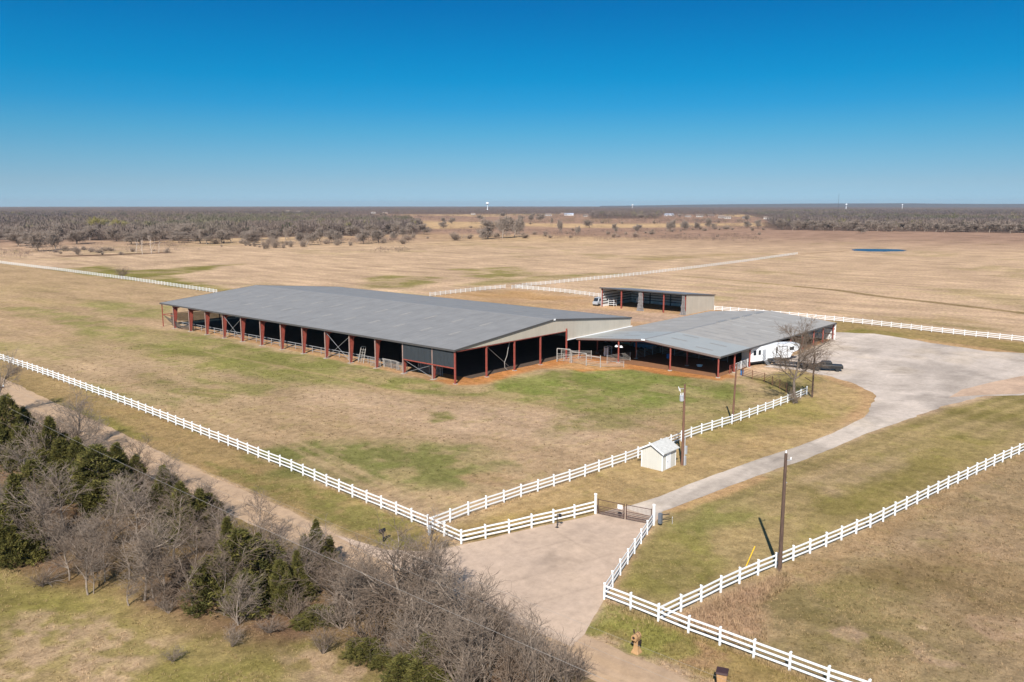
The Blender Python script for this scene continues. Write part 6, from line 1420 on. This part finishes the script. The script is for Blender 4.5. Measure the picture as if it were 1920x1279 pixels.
hz_ = 34 + 22 * fbm(np.linspace(0, 9, 90), np.zeros(90), 2.2, 4, 4) * np.clip((np.degrees(xs) - 6) / 12, 0, 1); hz_ = hz_ * (.45 + .55 * smooth(6, 16, np.degrees(xs)))
V_ = []
for d0, f_ in ((11300, 0), (12200, 1), (13800, 0)):
    for a, z in zip(xs, hz_): V_.append((CAM.x + d0*(math.cos(a)*FWD[0]+math.sin(a)*RGT[0]), CAM.y + d0*(math.cos(a)*FWD[1]+math.sin(a)*RGT[1]), z * f_ - .5 * (1 - f_)))
F_ = [(r_*90+k, r_*90+k+1, (r_+1)*90+k+1, (r_+1)*90+k) for r_ in range(2) for k in range(89)]
o = link('hills', np_mesh('hills', V_, F_, simple('wooded_hill', (.08, .075, .07), .95, obj=False), smooth=True)); tag(o, 'low wooded hills on the right horizon', 'hills', kind='structure')

# ---------------------------------------------------------------- grass tufts near the camera
def tufts(name, label, n, region, hmin, hmax, blades, pale, seed, dark=1.0):
    rg = np.random.default_rng(seed); P_ = np.asarray(region, float); lo, hi = P_.min(0), P_.max(0)
    x = rg.uniform(lo[0], hi[0], n * 3); y = rg.uniform(lo[1], hi[1], n * 3)
    ok = sdpoly(x, y, P_) > 0; ok &= rg.uniform(0, 1, n * 3) < (.25 + .75 * smooth(.35, .6, fbm(x, y, 3.5, seed, 4)))
    az = np.arctan2((x-CAM.x)*RGT[0]+(y-CAM.y)*RGT[1], (x-CAM.x)*FWD[0]+(y-CAM.y)*FWD[1]); ok &= np.abs(az) < .72
    x, y = x[ok][:n], y[ok][:n]; m = len(x)
    g_ = ground_color(x, y); pl = (rg.uniform(0, 1, m) < pale * smooth(.4, .6, fbm(x, y, 2.5, seed + 9, 3)) * 2)[:, None]
    c_ = np.where(pl, g_ * .68 + np.array(rgb(206, 172, 132)) * .36, g_ * dark * rg.uniform(.72, 1.18, (m, 1)))
    h = rg.uniform(hmin, hmax, m) * np.where(pl[:, 0], 1.15, .9)
    k = m * blades; X_ = np.repeat(x, blades) + rg.normal(0, .06, k); Y_ = np.repeat(y, blades) + rg.normal(0, .06, k); H_ = np.repeat(h, blades) * rg.uniform(.6, 1.2, k)
    a = rg.uniform(0, 6.28, k); le = rg.uniform(.3, 1.3, k) * H_; wd = rg.uniform(.012, .026, k)
    b0 = np.stack([X_, Y_, np.zeros(k)], -1); s = np.stack([-np.sin(a) * wd, np.cos(a) * wd, np.zeros(k)], -1); tp_ = b0 + np.stack([np.cos(a) * le, np.sin(a) * le, H_], -1)
    V_ = np.stack([b0 - s, b0 + s, tp_], 1).reshape(-1, 3); cc = np.repeat(np.repeat(c_, blades, 0) * rg.uniform(.85, 1.15, (k, 1)), 3, 0)
    tag(link(name, np_mesh(name, V_, np.arange(k * 3).reshape(-1, 3), M['grassblade'], cc)), label, 'grass', kind='stuff')
tufts('meadow_grass', 'rough tufted grass in the lower left meadow', 20000, [(-58.5,40),(-58.5,-80),(-80,-80),(-92,-40),(-92,40)], .04, .14, 9, .5, 1)
tufts('verge_grass', 'grass on the road verge before the white fence', 5000, [(-53.0,-46),(-47.6,-48.2),(-46.6,-30),(-45,0),(-43.6,60),(-49,60),(-51.6,12),(-52.8,-10)], .06, .16, 5, .25, 2)
tufts('roadside_grass', 'grass between the road and the right roadside fence', 2600, [(-53.2,-66.5),(-48.2,-64.6),(-48.3,-90),(-53.4,-90)], .08, .22, 6, .4, 3)
tufts('field_grass', 'dry grass of the lower right field', 22000, [(-48,-70),(-34,-72.6),(0,-78),(20,-82),(14,-98),(-48,-112)], .04, .12, 7, .3, 4)
tufts('strip_grass', 'mown grass between the driveway and the right fence', 6500, [(-47.5,-64.5),(-32.5,-59.6),(-20,-60),(0,-63),(20,-66),(18,-80),(-34,-71.4),(-47.6,-68.8)], .04, .10, 5, .15, 5)
tufts('pasture_grass', 'dry pasture grass inside the white fences', 15000, [(-46.4,-42),(-10,-45.5),(8,-46.5),(0,-20),(-4,20),(-25,50),(-44,50)], .05, .14, 5, .25, 6)
tufts('pasture_weeds', 'dark low weeds dotted over the fenced pasture', 2200, [(-46,-42),(-10,-45),(28,-46),(32,-20),(-3,-3),(-4,70),(-25,90),(-44,60)], .10, .24, 10, .0, 16, .58)
tufts('roadside_weeds', 'dark low weeds dotted over the lower right field', 1100, [(-47,-71),(-34,-74),(0,-79),(14,-84),(0,-98),(-46,-100)], .08, .2, 9, .0, 17, .6)
tufts('lawn_grass', 'golden grass between the inner fence and the driveway', 4500, [(-46,-45.2),(-25,-46.6),(6,-49),(24,-50),(20,-58.5),(-24,-54.6),(-34,-52),(-46.5,-47.6)], .04, .10, 5, .1, 7)
rgf = np.random.default_rng(44)
patch_pts = []
def brush_area(name, label, n, b0, b1, r0, r1, h, seed):
    rg = np.random.default_rng(seed); az = np.radians(rg.uniform(b0, b1, n * 3)); rr = np.exp(rg.uniform(math.log(r0), math.log(r1), n * 3))
    x = CAM.x + rr * (np.cos(az) * FWD[0] + np.sin(az) * RGT[0]); y = CAM.y + rr * (np.cos(az) * FWD[1] + np.sin(az) * RGT[1])
    ok = fbm(x, y, 70, seed, 4) > .53; x, y = x[ok][:n], y[ok][:n]; n = len(x)
    V_, C_ = slivers(np.c_[x, y], h * rg.uniform(.5, 1.4, n), h * 2.2 * rg.uniform(.7, 1.6, n), 26, rg, wood_tint(x, y, rg) * np.array((1.15, 1.0, .92)))
    tag(link(name, np_mesh(name, V_, np.arange(len(V_)).reshape(-1, 3), M['twigs'], C_)), label, 'brush', kind='stuff')
brush_area('field_brush', 'low brown brush scattered through the far middle fields', 1900, -10, 17, 700, 1500, 3.2, 21)
brush_area('wood_edge_brush', 'low brown brush before the left wood', 800, -32, -7, 540, 720, 3.0, 22)
brush_area('hedgerow_brush', 'thin bare hedgerow brush before the distant houses', 900, -8, 18, 1300, 2700, 7.5, 23)
tufts('weed_patch', 'tall brown weeds along the lower right fence', 2600, [(-47.6,-70),(-42,-70.9),(-34,-72.8),(-36,-74),(-41,-73.6),(-45.6,-76.4),(-48,-76)], .2, .5, 6, .2, 8)

for nm, lb, ln, n_, w_, sd in (('fence_grass', 'longer grass growing along the foot of the white road fence', [(-47.6,-48.2),(-46.7,-37),(-46.4,-29),(-45.7,-20),(-44.9,0),(-43.9,25),(-43.2,60)], 3800, .45, 31),
                          ('fence_grass', 'longer grass growing along the foot of the inner white fence', [(-47,-43.8),(-33,-44.7),(-15,-46.5),(8,-47.9),(30,-48.6)], 2600, .4, 32),
                          ('fence_grass', 'longer grass growing along the foot of the right white fence', [(-48.2,-69.3),(-38.6,-70.9),(-26.5,-73.5),(-4,-77.4),(19,-81.4)], 3200, .5, 33),
                          ('fence_grass', 'longer grass growing along the foot of the right roadside fence', [(-48,-64.3),(-48.3,-74),(-48.3,-84)], 1200, .4, 34)):
    L_ = np.array(ln, float); nn = np.array([-(L_[-1]-L_[0])[1], (L_[-1]-L_[0])[0]]); nn = nn / np.linalg.norm(nn) * w_
    tufts(nm, lb, n_, np.vstack([L_ + nn, (L_ - nn)[::-1]]), .10, .30, 5, .45, sd)

# ================================================================ air, light, camera
hb = MB(); hb.box(-16000, 16000, -16000, 16000, -1.0, 95.0)
m = bpy.data.materials.new('haze_air'); m.use_nodes = True; nt = m.node_tree
for n_ in list(nt.nodes):
    if n_.type == 'BSDF_PRINCIPLED': nt.nodes.remove(n_)
pv = nt.nodes.new('ShaderNodeVolumePrincipled'); pv.inputs['Density'].default_value = HAZE = 4.5e-5
pv.inputs['Color'].default_value = (.80, .86, .95, 1); pv.inputs['Anisotropy'].default_value = .2
nt.links.new(pv.outputs['Volume'], [n_ for n_ in nt.nodes if n_.type == 'OUTPUT_MATERIAL'][0].inputs['Volume'])
tag(hb.build('haze', m), 'thin pale haze lying over the whole plain', 'haze', kind='stuff')

EL = math.radians(40.5); SX, SY = .845, .534                     # shadows run this way on the ground
sun = bpy.data.lights.new('Sun', 'SUN'); sun.energy = 4.2; sun.angle = math.radians(.53); sun.color = (1.0, .955, .89)
so = bpy.data.objects.new('Sun', sun); COL.objects.link(so)
so.rotation_euler = Vector((SX * math.cos(EL), SY * math.cos(EL), -math.sin(EL))).to_track_quat('-Z', 'Y').to_euler(); so.location = (0, 0, 200)
w = bpy.data.worlds.new('World'); SC.world = w; w.use_nodes = True; nt = w.node_tree; nt.nodes.clear()
sky = nt.nodes.new('ShaderNodeTexSky'); sky.sky_type = 'NISHITA'; sky.sun_disc = False; sky.sun_elevation = EL
sky.sun_rotation = math.atan2(-SX, -SY); sky.altitude = 200; sky.air_density = 1.0; sky.dust_density = .35; sky.ozone_density = 2.2
tc = nt.nodes.new('ShaderNodeTexCoord'); sp = nt.nodes.new('ShaderNodeSeparateXYZ'); cb_ = nt.nodes.new('ShaderNodeCombineXYZ')
nt.links.new(tc.outputs['Generated'], sp.inputs[0])
zm = nt.nodes.new('ShaderNodeMath'); zm.operation = 'MULTIPLY_ADD'; zm.inputs[1].default_value = 2.05; zm.inputs[2].default_value = .17
nt.links.new(sp.outputs[2], zm.inputs[0])
for k in (0, 1): nt.links.new(sp.outputs[k], cb_.inputs[k])
nt.links.new(zm.outputs[0], cb_.inputs[2])
nm = nt.nodes.new('ShaderNodeVectorMath'); nm.operation = 'NORMALIZE'; nt.links.new(cb_.outputs[0], nm.inputs[0]); nt.links.new(nm.outputs[0], sky.inputs['Vector'])
SKYT = [(z_, tuple(c_ / 1.3 for c_ in t_)) for z_, t_ in ((0, (.90, .98, .87)), (.0244, (.923, .978, .83)), (.0522, (.709, 1.066, .953)), (.0827, (.413, 1.107, 1.085)), (.1127, (.147, 1.07, 1.213)), (.142, (.03, 1.043, 1.268)), (.1707, (.012, .979, 1.288)), (.2206, (.008, .811, 1.239)), (.30, (.05, .75, 1.15)), (.5, (.55, .85, 1.0)), (1, (.8, .92, 1.0)))]
rp = nt.nodes.new('ShaderNodeValToRGB'); nt.links.new(sp.outputs[2], rp.inputs['Fac']); rp.color_ramp.interpolation = 'EASE' if 0 else 'LINEAR'
el_ = rp.color_ramp.elements
for k in (0, -1): el_[k].position = SKYT[k][0]; el_[k].color = (*SKYT[k][1], 1)
for z_, c_ in SKYT[1:-1]:
    e_ = el_.new(z_); e_.color = (*c_, 1)
tm = nt.nodes.new('ShaderNodeVectorMath'); tm.operation = 'MULTIPLY'; nt.links.new(sky.outputs[0], tm.inputs[0]); nt.links.new(rp.outputs[0], tm.inputs[1])
bg = nt.nodes.new('ShaderNodeBackground'); bg.inputs['Strength'].default_value = .0975; nt.links.new(tm.outputs[0], bg.inputs['Color'])
ow = nt.nodes.new('ShaderNodeOutputWorld'); nt.links.new(bg.outputs[0], ow.inputs['Surface'])

cam = bpy.data.cameras.new('Camera'); cam.sensor_width = 36; cam.lens = 36 * 1550 / 1920; cam.clip_start = .5; cam.clip_end = 60000
co_ = bpy.data.objects.new('Camera', cam); COL.objects.link(co_); co_.location = CAM
co_.rotation_euler = (math.radians(90) - math.atan(255.5 / 1550), 0, HEAD)
SC.camera = co_
SC.view_settings.view_transform = 'Standard'; SC.view_settings.look = 'None'; SC.view_settings.gamma = 1; SC.view_settings.exposure = .80
SC.render.engine = 'CYCLES'; SC.cycles.max_bounces = 6; SC.cycles.transparent_max_bounces = 16; SC.cycles.volume_bounces = 0
SC.cycles.use_denoising = True
